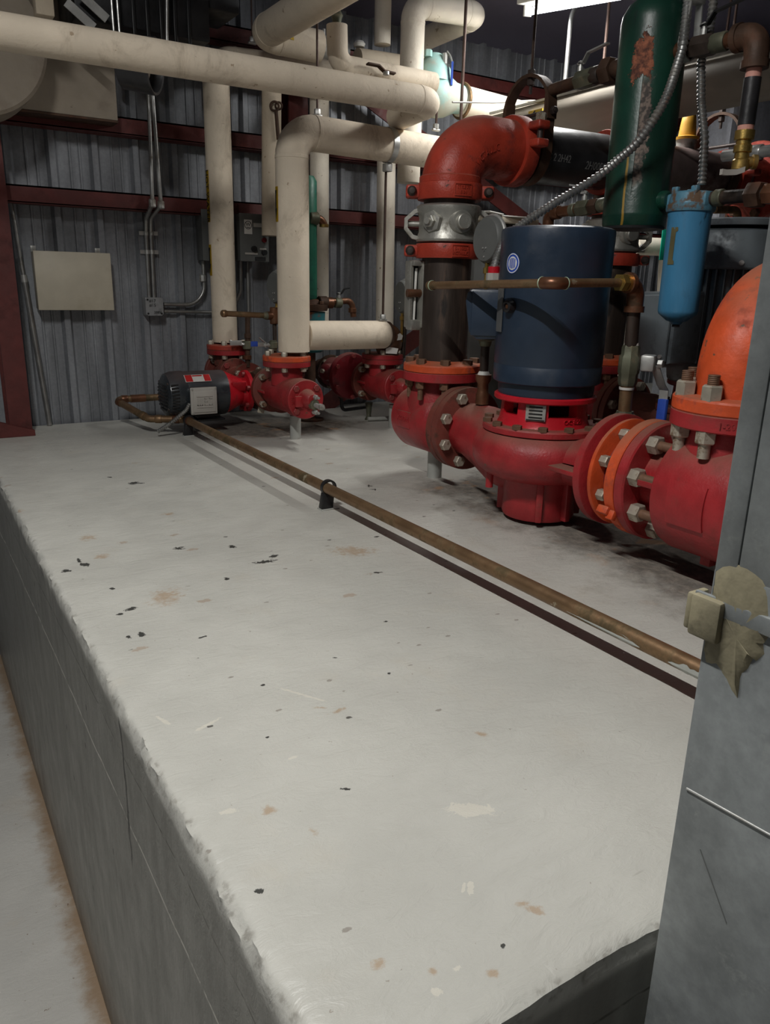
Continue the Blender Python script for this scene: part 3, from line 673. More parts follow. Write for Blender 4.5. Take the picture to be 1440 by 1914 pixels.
part('jacket', MB().tube(pF, .038, .05, 24, True, 10), M['ins'], t)
part('valve_bonnet', MB().lathe([(0, .014), (.02, .018), (.03, .022), (.045, .014), (.055, .006), (.16, .005)], f0, Z3, 12), M['grnbr'], t)
pipe('white insulated pipe coming down from the ceiling to a left elbow', [(1.335, -2.54, 1.475), (1.335, 3.08, 1.490), (1.58, 3.08, 1.487)], .058, .07)
q0, q1 = V((1.575, 3.08, 1.487)), V((1.70, 3.08, 1.485))
t = thing('grey_pipe', 'bare grey pipe end with clamp beyond the elbow with the yellow tag', 'pipe', q0)
part('tube', MB().cyl(q0, q1, .038), M['cab'], t); part('clamp', MB().lathe([(0, .042), (.03, .042)], q0 + V((.01, 0, 0)), X3, 24), M['zinc'], t)
for dx in (.02, .085): part('clamp_bolt', MB().cyl(q0 + V((dx, -.01, .035)), q0 + V((dx, -.01, .062)), .006, seg=10), M['zinc'], t)
g = at(541, 60, y=3.02); m = MB().prism([(-.016, -.02), (.02, -.024), (.012, .022), (-.012, .02)], g, X3, Z3, -.002)
t = single('pipe_label', m, M['yellow'], 'yellow pipe tag with black arrow at the upper left elbow', 'label')
part('arrow', MB().prism([(-.005, -.002), (.006, -.002), (.004, .02), (-.005, .02)], g + V((0, -.0021, 0)), X3, Z3, .0006), M['ink'], t)
# riser at left
RL = (1.207, 3.265)
pipe('white insulated riser with hot water label beside the junction box', [(1.215, 3.265, .335), (1.215, 3.265, 1.425), (1.80, 3.24, 1.44)], .053, .075, 'ins')
def ang_label(px0, py0, px1, py1, y): return at(px0, py0, y=y), at(px1, py1, y=y)
def wrap_label(cx, cy, r, ang, z0, z1, w, name, label, mat):
    """label curved round a vertical pipe; ang = direction of its middle"""
    pts = [(cx + (r + .0012) * math.cos(a), cy + (r + .0012) * math.sin(a)) for a in [ang + (i / 8 - .5) * w / r for i in range(9)]]
    mb = MB(); lo = [mb.bm.verts.new((p[0], p[1], z0)) for p in pts]; hi = [mb.bm.verts.new((p[0], p[1], z1)) for p in pts]
    for i in range(8): mb.bm.faces.new((lo[i], lo[i + 1], hi[i + 1], hi[i]))
    geo = bmesh.ops.solidify(mb.bm, geom=list(mb.bm.faces), thickness=.0006)
    return single(name, mb, mat, label, 'label')
def wrapper(cx, cy, r, ang, zc):
    def f(x, y, z):  # x runs down the pipe, y round it
        a = ang + y / r; rr = r + .0022 + z
        return (cx + rr * math.cos(a), cy + rr * math.sin(a), zc - x)
    return f
TH = math.radians(180)
z0, z1 = at(388, 415, y=3.26).z, at(386, 318, y=3.26).z
t = wrap_label(1.215, 3.265, .053, TH, z0, z1, .032, 'pipe_label', 'yellow label lettered HOT WATER on the left riser', M['yellow'])
part('lettering', MB().text('HOT WATER', .034, .0003, (0, 0, 0), X3, Y3, squash=1.02, wrap=wrapper(1.215, 3.265, .053, TH, (z0 + z1) / 2)), M['ink'], t)
z0, z1 = at(391, 515, y=3.26).z, at(389, 457, y=3.26).z
t = wrap_label(1.215, 3.265, .053, TH, z0, z1, .028, 'pipe_label', 'yellow down arrow label on the left riser below the lettering', M['yellow'])
def arrow_mesh(cx, cy, r, ang, z0, z1):
    mb = MB(); w = wrapper(cx, cy, r, ang, 0); h = z1 - z0
    for poly in ([(-.0045, .15), (.0045, .15), (.0045, .7), (-.0045, .7)], [(-.0095, .62), (.0095, .62), (0, .92)], [(-.008, .1), (.008, .1), (.006, .2), (-.006, .2)]):
        a = [mb.bm.verts.new(w(-(z1 - h * p[1]), p[0], 0)) for p in poly]; b = [mb.bm.verts.new(w(-(z1 - h * p[1]), p[0], .0006)) for p in poly]
        mb.bm.faces.new(a); mb.bm.faces.new(b)
        for i in range(len(a)): mb.bm.faces.new((a[i], a[(i + 1) % len(a)], b[(i + 1) % len(a)], b[i]))
    return mb
part('arrow', arrow_mesh(1.215, 3.265, .053, TH, z0, z1), M['ink'], t)
z0, z1 = at(521, 414, y=2.72).z, at(521, 348, y=2.72).z; TH2 = math.radians(173)
t = wrap_label(1.29, 2.73, .060, TH2, z0, z1, .030, 'pipe_label', 'yellow arrow label on the thick riser that bends right', M['yellow'])
part('arrow', arrow_mesh(1.29, 2.73, .060, TH2, z0, z1), M['ink'], t)
# slender pipes behind
pipe('white insulated pipe ending above the starter box with a hanging hook', [at(507, 441, y=3.24), at(508, 150, y=3.24)], .040, None, 'insd', False)
hk = at(516, 195, y=3.185)
single('pipe_wrench', MB().torus(hk + V((-.006, 0, -.008)), V((.53, .85, 0)), .017, .005, 20, 8).torus(hk + V((.012, 0, -.004)), V((.3, .85, .2)), .013, .004, 20, 8).tube([hk + V((0, 0, -.024)), hk + V((.008, 0, -.13))], .0075, None, 10), M['brown'], 'old rusty hook hanging on the white pipe over the starter box', 'hook')
pipe('white insulated pipe just right of the thick riser with green tank', [at(598, 645, y=3.22), at(597, 150, y=3.22)], .041, None, 'insw', False)
pipe('white insulated pipe behind the thin hanger rod in mid wall', [at(719, 625, y=3.27), at(723, 255, y=3.27)], .043, None, 'insw', False)
# hanger rods
def rod(label, a, b, r=.0042, nut=True, extra=None):
    a, b = V(a), V(b)
    t = thing('hanger_rod', label, 'hanger rod', b)
    part('threaded_rod', MB().cyl(a, b, r, seg=8), M['rod'], t)
    if nut:
        m = MB().hexa(b + V((0, 0, .004)), Z3, .02, .018).box(b + V((0, 0, .0)), (.034, .014, .008), bevel=.002)
        part('hanger_foot', m, M['zinc'], t)
    return t
q = V((1.392, 2.73, 1.166)); rod('hanger rod dropping onto the thick white pipe near its elbow', V((q.x, q.y, roof(q.y))), q)
q = at(716, 592, y=2.745); rod('rusty rod hanging from the thick pipe to the short branch', V((q.x, 2.745, 1.035)), V((q.x, 2.745, .452)), .005)
q = V((q.x, 2.735, 1.038)); single('pipe_saddle', MB().lathe([(-.012, .063), (.012, .063)], (q.x, 2.73, 1.10), X3, 24, False).box((q.x, 2.735, 1.022), (.03, .03, .03), bevel=.004), M['zinc'], 'zinc saddle under the thick pipe above the rusty rod', 'saddle')
q = at(861, 238, y=2.73); rod('dark hanger rod ending at the red elbow in front of the teal valve', V((q.x, q.y, roof(q.y))), q, .0062)
q = at(472, 95, y=3.23); rod('thin rod beside the upper left elbow', V((q.x, q.y, roof(q.y))), V((q.x, q.y, 1.496)), .0035, True)
q = at(816, 240, y=3.0); rod('short rod standing on the white pipe left of the red elbow', at(817, 205, y=2.75), at(815, 243, y=2.75), .005, True)

# ------------------------------------------------------------------ flanged pipe fittings
CAMD = V((-.53, -.85, 0)).normalized(); SIDE = V((-.85, .53, 0)).normalized()
def flange_bolts(t, c, axis, r, n, af, h, m, phase=0.0, both=None, mb_=None, stud=0.0, sm=None, name='bolt'):
    """hex heads standing on one face of a flange"""
    mb = MB().hexa((0, 0, 0), axis, af, h)
    copies(name, mb, (0, 0, 0), circ(c, axis, r, n, phase), m, t)
    if stud: copies('stud', MB().lathe([(h * .9, af * .30), (h + stud * .9, af * .30), (h + stud, af * .22)], (0, 0, 0), axis, 12), (0, 0, 0), circ(c, axis, r, n, phase), sm or M['boltr'], t)

def valve(label, name, c, yb, yf, r, neckx, necky, zf, rf, m, post=None, plug=False, cat='valve', rib=True, yfar=None, slope=0.0, rfl=None, body_r2=None):
    """horizontal body along Y from yb (closed end) to flange face yf; upright neck to a top flange at zf"""
    s = 1 if yf > yb else -1
    ax = V((0, s, 0)); o = V((c[0], yb, c[1])); L = abs(yf - yb)
    t = thing(name, label, cat, (c[0], necky, c[1] - r))
    mb = MB().lathe([(0, 0), (.0, r * .86), (.006, r * .93), (.014, r * .93), (.02, r), (L * .70, r), (L * .84, r * .80), (L, r * .76)], o, ax, 40)
    part('body', mb, m, t)
    mb = MB().lathe([(c[1] + r * .3, rf * .80), (zf - .055, rf * .72), (zf - .022, rf * .66), (zf - .018, rf * .66)], (neckx, necky, 0), Z3, 32)
    part('neck', mb, m, t)
    return t

# line one, front: suction valve, riser, couplings, elbow
LX, LZ = 1.42, .185
def line(dx, front):
    X = LX + dx
    # --- suction valve
    t = thing('suction_valve', 'red cast iron valve body left of the blue motor pump' if front else 'dark red valve on the rear pump behind the blue motor', 'valve', (X, 1.98, .075))
    part('body', MB().lathe([(0, .0), (0, .082), (.007, .094), (.02, .094), (.024, .100), (.03, .102), (.175, .102), (.192, .094), (.21, .080), (.25, .078)], (X, 2.09, LZ), -Y3, 48), M['red'], t)
    part('neck', MB().lathe([(.19, .098), (.262, .092), (.30, .080), (.325, .078)], (X, 1.965, 0), Z3, 36), M['red'], t)
    part('top_flange', MB().lathe([(.315, .112), (.317, .118), (.341, .118), (.343, .116)], (X, 1.945, 0), Z3, 48), M['red'], t)
    part('side_flange', MB().lathe([(0, .117), (.002, .123), (.024, .123), (.026, .120)], (X, 1.848, LZ), -Y3, 48), M['redbrown'], t)
    part('cast_plate', MB().box((X - .0975, 2.0, LZ + .004), (.010, .075, .052), bevel=.003), M['red'], t)
    if front:
        # rough cast characters on the plate
        part('lettering', MB().text('XCOM', .022, .001, (X - .103, 2.0, LZ + .006), -Y3, Z3), M['red'], t)
    copies('nut', MB().hexa((0, 0, 0), -Z3, .026, .022).lathe([(.02, .0085), (.055, .0085)], (0, 0, 0), -Z3, 10), (0, 0, 0), circ((X, 1.945, .316), Z3, .098, 8, .25), M['boltr'], t)
    # --- riser
    t2 = thing('steel_riser', 'bare dark steel riser standing on the orange flange left of the blue motor' if front else 'bare dark steel riser standing behind the blue motor', 'pipe', (X, 1.945, .345))
    part('tube', MB().cyl((X, 1.945, .368), (X, 1.945, .72), .0735, seg=40), M['pipeblk'], t2)
    part('flange', MB().lathe([(.3435, .116), (.345, .119), (.362, .119), (.366, .116), (.372, .085), (.376, .074)], (X, 1.945, 0), Z3, 48), M['orange'], t2, 'orange flange')
    flange_bolts(t2, (X, 1.945, .365), Z3, .098, 8, .027, .018, M['boltr'], .25)
    # --- couplings
    def coupling(z, w, r, m, label, big=False, txt=None):
        t = thing('pipe_coupling', label, 'coupling', (X, 1.945, z - w / 2))
        h = w / 2
        part('housing', MB().lathe([(-h, r - .014), (-h, r - .002), (-h + .005, r), (h - .005, r), (h, r - .002), (h, r - .014)], (X, 1.945, z), Z3, 48), m, t)
        for sg in (-1, 1):
            d = SIDE * sg
            for k in (-1, 1):
                c = V((X, 1.945, z)) + d * (r + .010) + CAMD * (.016 * k)
                rot = Matrix((d, CAMD, Z3)).transposed()
                part('bolt_pad', MB().box(c, (.046 if not big else .06, .018, w * (.82 if not big else .74)), rot, bevel=.007, seg=3), m, t)
            bc = V((X, 1.945, z)) + d * (r + .016)
            part('track_bolt', MB().cyl(bc - CAMD * .045, bc + CAMD * .03, .0075, seg=12).lathe([(.024, .014), (.034, .013), (.040, .008), (.041, 0)], bc, CAMD, 20), M['bolth'] if not big else M['silver'], t)
            part('track_nut', MB().hexa(bc - CAMD * .026, -CAMD, .022, .014), M['bolth'] if not big else M['silver'], t)
        if txt:
            nd = (CAMD * .94 - SIDE * .34).normalized(); ang = math.atan2(nd.y, nd.x)
            pl = MB(); a0 = ang - .25; n = 10
            def wr(px, py, pz, rr=r): a = ang + px / rr; q = rr + .001 + pz; return (X + q * math.cos(a), 1.945 + q * math.sin(a), z + py)
            fr = MB()
            for (xa, xb, ya, yb) in ((-.026, .026, .014, .0165), (-.026, .026, -.0165, -.014), (-.026, -.0235, -.0165, .0165), (.0235, .026, -.0165, .0165)):
                k = 6; lo = [[fr.bm.verts.new(wr(xa + (xb - xa) * i / k, yy, dz)) for i in range(k + 1)] for yy, dz in ((ya, 0), (ya, .0015), (yb, .0015), (yb, 0))]
                for p_, q_ in ((0, 1), (1, 2), (2, 3)):
                    for i in range(k): fr.bm.faces.new((lo[p_][i], lo[p_][i + 1], lo[q_][i + 1], lo[q_][i]))
            for j, line_ in enumerate(txt): fr.text(line_, .0125, .0007, (0, 0, 0), X3, Z3, squash=.78, wrap=lambda a, b, c, j=j: wr(a, b + (.0062 if j == 0 else -.0066), c))
            part('raised_lettering', fr, m, t)
        return t
    coupling(.690, .040, .094, M['vic'], 'lower red coupling on the bare riser under the silver coupling' if front else 'red coupling behind the blue motor under the rear silver coupling', txt=['6 - 168.3', 'VICTAULIC'] if front else None)
    t3 = thing('silver_coupling', 'big silver galvanised coupling between two red couplings' if front else 'silver galvanised coupling half hidden behind the blue motor', 'coupling', (X, 1.945, .712))
    part('housing', MB().lathe([(.712, .080), (.716, .092), (.722, .094), (.742, .086), (.782, .086), (.802, .094), (.812, .094), (.816, .088), (.818, .078)], (X, 1.945, 0), Z3, 48), M['silver'], t3)
    for sg in (-1, 1):
        d = SIDE * sg; rot = Matrix((d, CAMD, Z3)).transposed()
        o = V((X, 1.945, .765))
        # loop shaped lug
        path = [o + d * .072 + Z3 * .040, o + d * .098 + Z3 * .034, o + d * .124 + Z3 * .012, o + d * .124 - Z3 * .014, o + d * .104 - Z3 * .036, o + d * .072 - Z3 * .044]
        part('lug_loop', MB().ribbon(path, CAMD, .030, .011), M['silver'], t3)
        part('track_bolt', MB().cyl(o + d * .085 - CAMD * .004, o + d * .120 - CAMD * .004, .008, seg=12), M['silver'], t3)
    nd = (CAMD * .80 + SIDE * .60).normalized(); q = V((X, 1.945, .768)) + nd * .082
    part('bolt_boss', MB().lathe([(0, .034), (.010, .030), (.012, .022)], q, nd, 6, phase=.3), M['silver'], t3); part('nut', MB().hexa(q + nd * .010, nd, .030, .014).cyl(q + nd * .02, q + nd * .032, .009, seg=14), M['silver'], t3)
    nd = (CAMD * .93 - SIDE * .36).normalized(); q = V((X, 1.945, .768)) + nd * .078
    part('bolt_boss', MB().lathe([(0, .036), (.016, .030), (.017, .022), (.030, .0215), (.032, .019)], q, nd, 28), M['silver'], t3)
    part('inner_tube', MB().cyl((X, 1.945, .70), (X, 1.945, .835), .074, seg=32), M['pipeblk'], t3)
    coupling(.852, .044, .094, M['vic'], 'upper red coupling directly under the big red elbow' if front else 'red coupling above the rear silver coupling behind the blue motor', txt=['STYLE 77', '6 IN'] if front else None)

line(0, True)
# elbow on the front line
EZ, EY = .985, 1.945
t = thing('pipe_elbow', 'big red orange cast elbow above the silver coupling', 'elbow', (LX, EY, .87))
ep = [V((LX, EY, .862)), V((LX, EY, EZ)), V((1.642, EY, EZ - .002))]
path = fillet(ep, .135, 14)
part('body', MB().sweep(path, .084, 40), M['vic'], t)
part('collar', MB().lathe([(-.016, .084), (-.010, .089), (.006, .089), (.010, .084)], (LX, EY, .885), Z3, 40), M['vic'], t)
def elbow_wrap(a0, off, side):
    c = V((LX + .135, EY, EZ - .135))
    def f(x, y, z):
        a = a0 + x / .15; rad = V((-math.cos(a), 0, math.sin(a))); n = (rad * math.sin(side + y / .084) + V((0, -1, 0)) * math.cos(side + y / .084))
        p = c + rad * .135 + n * (.084 + z); return p
    return f
part('cast_lettering', MB().text('VICTAULIC', .026, .0012, (0, 0, 0), X3, Y3, squash=.86, wrap=elbow_wrap(.98, 0, -.10)).text('6"', .03, .0012, (0, 0, 0), X3, Y3, wrap=elbow_wrap(1.05, 0, .32)), M['vic'], t)
# coupling round a horizontal pipe
def hcoupling(x, y, z, label, m, r=.098, w=.046):
    t = thing('pipe_coupling', label, 'coupling', (x, y, z - r))
    h = w / 2
    part('housing', MB().lathe([(-h, r - .014), (-h, r - .002), (-h + .005, r), (h - .005, r), (h, r - .002), (h, r - .014)], (x, y, z), X3, 48), m, t)
    for sg in (-1, 1):
        for k in (-1, 1):
            c = V((x, y + sg * (r + .010), z + .034 + .024 * k))
            part('bolt_pad', MB().box(c, (w * .95, .050, .022), bevel=.006, seg=3), m, t)
        b = V((x, y + sg * (r + .016), z))
        part('track_bolt', MB().cyl(b, b + Z3 * .074, .0085, seg=12), M['bolth'], t)
        part('track_nut', MB().hexa(b + Z3 * .068, Z3, .027, .02), M['boltz'] if sg < 0 else M['bolth'], t)
    return t
hcoupling(1.648, EY, EZ - .002, 'red coupling joining the big elbow to the black pipe', M['vic'])
t = thing('black_pipe', 'black horizontal pipe between two red couplings with stencilled white marks', 'pipe', (1.84, EY, EZ - .085))
part('tube', MB().cyl((1.645, EY, EZ - .002), (2.045, EY, EZ + .002), .0825, seg=48), M['black'], t)
def hwrap(xc, ang):
    def f(x, y, z):
        a = ang + y / .0825; return (xc + x, EY - .083 * math.cos(a) - z * math.cos(a), EZ + .083 * math.sin(a) + z * math.sin(a))
    return f
part('stencil', MB().text('S 2 2H42', .030, .0002, (0, 0, 0), X3, Y3, squash=.8, wrap=hwrap(1.765, -.22)).text('2H00P8 2', .034, .0002, (0, 0, 0), X3, Y3, squash=.8, wrap=hwrap(1.93, -.34)), paint('faded stencil paint', (.17, .165, .16), .7, bmp=0), t)
hcoupling(2.045, EY, EZ + .002, 'red coupling at the far end of the black pipe by the green tank', M['vic'])
t = thing('header_pipe', 'grey brown header pipe passing behind the green tank', 'pipe', (2.4, EY, EZ - .08))
part('tube', MB().cyl((2.05, EY, EZ + .002), (2.74, EY, EZ + .008), .080, seg=40), paint('grey brown painted header', (.19, .14, .13), .5, dirt=(.10, .05, .045)), t)
hcoupling(2.665, EY, EZ + .007, 'red coupling on the header right of the green tank', M['vic'], .096)
t = thing('header_flange', 'large red flange pair at the right end of the header', 'flange', (2.86, EY, EZ - .14))
part('nozzle', MB().lathe([(0, .086), (.10, .086)], (2.72, EY, EZ + .008), X3, 40), M['vic'], t)
part('flange', MB().lathe([(0, .138), (.004, .143), (.030, .143)], (2.83, EY, EZ + .008), X3, 48), M['vic'], t)
part('companion_flange', MB().lathe([(.0, .143), (.028, .143), (.032, .139)], (2.864, EY, EZ + .008), X3, 48), M['red'], t)
flange_bolts(t, (2.83, EY, EZ + .008), -X3, .117, 8, .03, .018, M['boltr'], .3)
part('stub', MB().cyl((2.89, EY, EZ + .008), (3.4, EY, EZ + .01), .08, seg=32), M['red'], t)
def clevis(x, z, label, top):
    t = thing('clevis_hanger', label, 'hanger', (x, EY, z - .09))
    pts = []
    for i in range(13): a = PI + PI * i / 12; pts.append(V((x, EY + .089 * math.cos(a), z + .089 * math.sin(a))))
    part('lower_strap', MB().ribbon([V((x, EY - .089, z + .14))] + [p for p in pts] + [V((x, EY + .089, z + .14))] if False else [V((x, EY - .089, z + .145))] + pts[::1][:0] + [V((x, EY - .089, z))] + [V((x, EY - .089 * math.cos(PI * i / 12), z - .089 * math.sin(PI * i / 12))) for i in range(1, 12)] + [V((x, EY + .089, z)), V((x, EY + .089, z + .145))], X3, .036, .009), M['brown'], t)
    zt = z + .10
    part('yoke', MB().ribbon([V((x, EY - .097, zt - .02)), V((x, EY - .097, zt + .01))] + [V((x, EY - .097 * math.cos(PI * i / 14), zt + .01 + .097 * math.sin(PI * i / 14))) for i in range(1, 14)] + [V((x, EY + .097, zt + .01)), V((x, EY + .097, zt - .02))], X3, .034, .009), M['brown'], t)
    part('cross_bolt', MB().cyl((x, EY - .118, zt), (x, EY + .118, zt), .006, seg=10).hexa((x, EY - .102, zt), -Y3, .02, .012).hexa((x, EY + .102, zt), Y3, .02, .012), M['bolth'], t)
    part('rod_nut', MB().hexa((x, EY, zt + .098), -Z3, .02, .016).hexa((x, EY, zt + .112), Z3, .02, .012).cyl((x, EY, zt + .06), (x, EY, zt + .13), .005, seg=8), M['bolth'], t)
    return rod(top, (x, EY, roof(EY)), (x, EY, zt + .12), .0045, False)
clevis(1.700, EZ, 'brown clevis hanger looped round the black pipe', 'hanger rod above the clevis on the black pipe')
clevis(2.60, EZ + .006, 'brown clevis hanger looped round the header right of the green tank', 'hanger rod above the clevis right of the green tank')
# rear line repeats the front one
line(.69, False)
single('riser_pipe', MB().cyl((2.11, EY, .87), (2.11, EY, EZ), .074, seg=32), M['pipeblk'], 'short steel pipe rising from the rear couplings to the header', 'pipe')

# posts
def post(x, y, h, r, label):
    single('support_post', MB().cyl((x, y, 0), (x, y, h), r, seg=28), M['post'], label, 'post')
post(1.422, 1.965, .085, .0235, 'short grey post under the red valve left of the blue motor')
post(1.29, 2.725, .092, .0215, 'short grey post under the small red valve with the round cover')
post(1.77, 2.76, .10, .021, 'short grey post under the red valve below the brown elbow')
post(2.11, 1.965, .085, .0235, 'short grey post under the rear valve behind the blue motor')

# ------------------------------------------------------------------ the big pumps
def pump(dx, front):
    X, Y = LX + dx, 1.486
    t = thing('inline_pump', 'red in-line pump casing on the pad carrying the dark blue motor' if front else 'dusty red rear pump casing under the blue grey motor', 'pump', (X, Y, 0))
    R_ = M['red'] if front else M['redbrown']
    vol = MB().lathe([(.105, .0), (.108, .095), (.116, .125), (.126, .150), (.142, .170), (.162, .182), (.186, .185), (.208, .180), (.226, .168), (.236, .156), (.242, .0)], (X, Y, 0), Z3, 64, fn=lambda a, z: 1 + .02 * math.sin(a + 1.2))
    part('volute', vol, R_, t)
    # suction nozzle toward +Y and discharge nozzle toward -Y
    def ell(ring_y, rx, rz, zc):
        return [(X + rx * math.cos(2 * PI * i / 32), ring_y, zc + rz * math.sin(2 * PI * i / 32)) for i in range(32)]
    for nm, secs in (('suction_nozzle', [(1.81, .076, .076, LZ), (1.77, .077, .080, LZ), (1.70, .085, .092, LZ - .012), (1.62, .10, .098, LZ - .035), (1.54, .11, .085, LZ - .05), (1.46, .09, .06, LZ - .06)]),
                     ('discharge_nozzle', [(1.215, .074, .074, LZ), (1.26, .076, .072, LZ), (1.33, .086, .062, LZ - .006), (1.42, .10, .05, LZ - .012)])):
        mb = MB(); prev = None
        for s_ in secs:
            ring = [mb.bm.verts.new(p) for p in ell(*s_)]
            if prev: mb._bridge(prev, ring)
            prev = ring
        part(nm, mb, R_, t, angle=60)
    part('suction_flange', MB().lathe([(0, .120), (.002, .123), (.024, .123), (.026, .119)], (X, 1.820, LZ), -Y3, 48), M['redbrown'] if front else M['redbrown'], t)
    flange_bolts(t, (X, 1.795, LZ), -Y3, .100, 8, .029, .018, M['boltz'], PI / 8)
    part('discharge_flange', MB().lathe([(0, .128), (.003, .133), (.022, .133), (.024, .130)], (X, 1.238, LZ), -Y3, 56), R_, t)
    for k in (-1, 1): part('rib', MB().box((X + k * .02 - .078, 1.275, LZ - .002), (.07, .09, .012), bevel=.003), R_, t)
    # foot with ribs
    part('foot', MB().lathe([(.012, .093), (.02, .096), (.06, .094), (.115, .097), (.135, .110)], (X - .008, Y - .015, 0), Z3, 48), R_, t)
    for a in (-2.3, -1.55, -.6, .6, 2.2):
        d = V((math.cos(a), math.sin(a), 0)); c = V((X - .008, Y - .015, .075)) + d * .094; rot = Matrix((d, Z3.cross(d), Z3)).transposed()
        part('foot_rib', MB().box(c, (.034, .018, .120), rot, bevel=.004), R_, t)
    part('foot_pad', MB().cyl((X, Y - .02, 0.0005), (X, Y - .02, .013), .066, seg=32), M['rub'], t)
    part('boss', MB().cyl((X - .132, 1.530, .085), (X - .132, 1.530, .128), .010, seg=12), R_, t)
    # bolted cover plate, bracket
    part('cover_plate', MB().lathe([(.238, .154), (.240, .157), (.252, .157), (.256, .154)], (X, Y, 0), Z3, 64), R_, t)
    flange_bolts(t, (X, Y, .2555), Z3, .146, 14, .022, .011, M['boltr'], .15, name='cover_bolt')
    br = MB().lathe([(.255, .120), (.266, .115), (.284, .112), (.284, .085), (.255, .085)], (X, Y, 0), Z3, 48, False)
    part('bracket_skirt', br, M['redc'] if front else M['crim'], t)
    for a0, a1 in ((-2.95, -2.22), (-1.50, -.95), (-.1, .55), (1.2, 1.8), (2.3, 2.8)):
        mb = MB(); n = 8; rings = []
        for i in range(n + 1):
            a = a0 + (a1 - a0) * i / n; d = V((math.cos(a), math.sin(a), 0)); o = V((X, Y, 0))
            rings.append([mb.bm.verts.new(o + d * r + Z3 * z) for r, z in ((.085, .282), (.1122, .282), (.1095, .323), (.085, .323))])
        for i in range(n): mb._bridge(rings[i], rings[i + 1])
        mb.bm.faces.new(rings[0]); mb.bm.faces.new(rings[-1])
        part('bracket_leg', mb, M['redc'] if front else M['crim'], t)
    part('shaft', MB().cyl((X, Y, .23), (X, Y, .33), .03, seg=20), M['rub'], t)
    part('bracket_ring', MB().lathe([(.318, .085), (.318, .128), (.321, .131), (.330, .131), (.333, .127), (.333, .09)], (X, Y, 0), Z3, 56, False), M['redc'] if front else M['crim'], t)
    if front:
        a = math.atan2(-.60, -.80); d = V((math.cos(a), math.sin(a), 0)); tt = Z3.cross(d); rot = Matrix((d, tt, Z3)).transposed()
        q = V((X, Y, .298)) + d * .1155
        part('name_plate', MB().box(q, (.003, .050, .044), rot, bevel=.001), M['zinc'], t, 'metal rating plate'); m = MB()
        for k in range(4): m.box(q + d * .0016 + Z3 * (.013 - .0088 * k), (.0006, .034, .0042), rot)
        m.box(q + d * .0016 + Z3 * .0195, (.0006, .046, .003), rot).box(q + d * .0016 - Z3 * .0195, (.0006, .046, .003), rot); part('plate_print', m, M['ink'], t)
        def w(x, y, z): aa = math.atan2(-.96, -.05) + x / .113; r = .1148 + z; return (X + r * math.cos(aa), Y + r * math.sin(aa), .274 + y)
        part('cast_lettering', MB().text('OC 8.25', .016, .0016, (0, 0, 0), X3, Y3, wrap=w), M['redc'], t)
    return t
pump(0, True); pump(.69, False)
MX, MY = 1.42, 1.486
t = thing('pump_motor', 'tall dark blue cylindrical motor standing on the red pump', 'motor', (MX, MY, .331))
part('casing', MB().lathe([(.362, .0), (.362, .130), (.366, .1365), (.405, .1375), (.407, .1362), (.41, .1362), (.413, .1372), (.69, .1375), (.70, .1382), (.726, .1382), (.731, .1365), (.735, .128), (.737, .0)], (MX, MY, 0), Z3, 80), M['blue'], t)
part('base_ring', MB().lathe([(.331, .0), (.331, .121), (.345, .123), (.364, .123), (.364, 0)], (MX, MY, 0), Z3, 64), M['blue'], t)
# terminal box on the left
bc = V((1.330, 1.622, .528)); d = V((-.72, .69, 0)).normalized(); tt = Z3.cross(d)
rot = Matrix((d, tt, Z3)).transposed()
part('terminal_box', MB().prism([(-.05, -.062), (.028, -.066), (.048, -.048), (.060, .030), (.056, .052), (.045, .060), (-.05, .060)], bc + tt * .045, d, Z3, .09, bevel=.005), M['blue'], t)
part('box_cover', MB().box(bc + d * .01 - tt * -.0 + V((-.53, -.85, 0)).normalized() * .046 , (.085, .010, .112), rot, bevel=.003), M['blue'], t)
q = V((MX, MY, .54)); a = math.radians(-198); d2 = V((math.cos(a), math.sin(a), 0)); r2 = Matrix((d2, Z3.cross(d2), Z3)).transposed()
part('rating_plate', MB().box(q + d2 * .1405, (.003, .030, .105), r2), M['cond'], t, 'bare metal rating plate')
a = math.radians(-179); d2 = V((math.cos(a), math.sin(a), 0))
part('lifting_eye', MB().lathe([(-.004, .017), (.008, .016), (.016, .014), (.018, .008), (.010, .006)], V((MX, MY, .550)) + d2 * .137, d2, 20), M['blackp'], t); part('eye_core', MB().cyl(V((MX, MY, .55)) + d2 * .145, V((MX, MY, .55)) + d2 * .151, .0055, seg=10), M['cufit'], t)
def mwrap(ang, zc, rr=.1378):
    def f(x, y, z): aa = ang + x / rr; return (MX + (rr + z) * math.cos(aa), MY + (rr + z) * math.sin(aa), zc + y)
    return f
def disc(w, r0, r1, th, n=36):
    mb = MB(); lo = []; 
    for rr in ([r0, r1] if r0 else [r1]): lo.append([mb.bm.verts.new(w(rr * math.cos(2 * PI * i / n), rr * math.sin(2 * PI * i / n), th)) for i in range(n)])
    if r0: mb._bridge(lo[0], lo[1])
    else: mb.bm.faces.new(lo[0])
    return mb
sa = math.radians(-181)
st = part('round_sticker', disc(mwrap(sa, .650), 0, .0235, .0006), M['blue ink'], t, 'round blue and white sticker')
w = mwrap(sa, .650); m = disc(w, .0205, .0225, .0009)
dd = disc(w, 0, .0155, .0009); me_ = bpy.data.meshes.new('t'); dd.bm.to_mesh(me_); dd.bm.free(); m.bm.from_mesh(me_); bpy.data.meshes.remove(me_)
part('sticker_white', m, M['white'], st)
m = MB()
for k in range(5): 
    ww = (.010, .012, .012, .012, .010)[k]
    vs = [m.bm.verts.new(w(x_, y_, .0012)) for x_, y_ in ((-.0105 + k * .0045, -ww), (-.0105 + k * .0045 + .0028, -ww), (-.0105 + k * .0045 + .0028, ww), (-.0105 + k * .0045, ww))]; m.bm.faces.new(vs)
part('sticker_print', m, M['blue ink'], st)

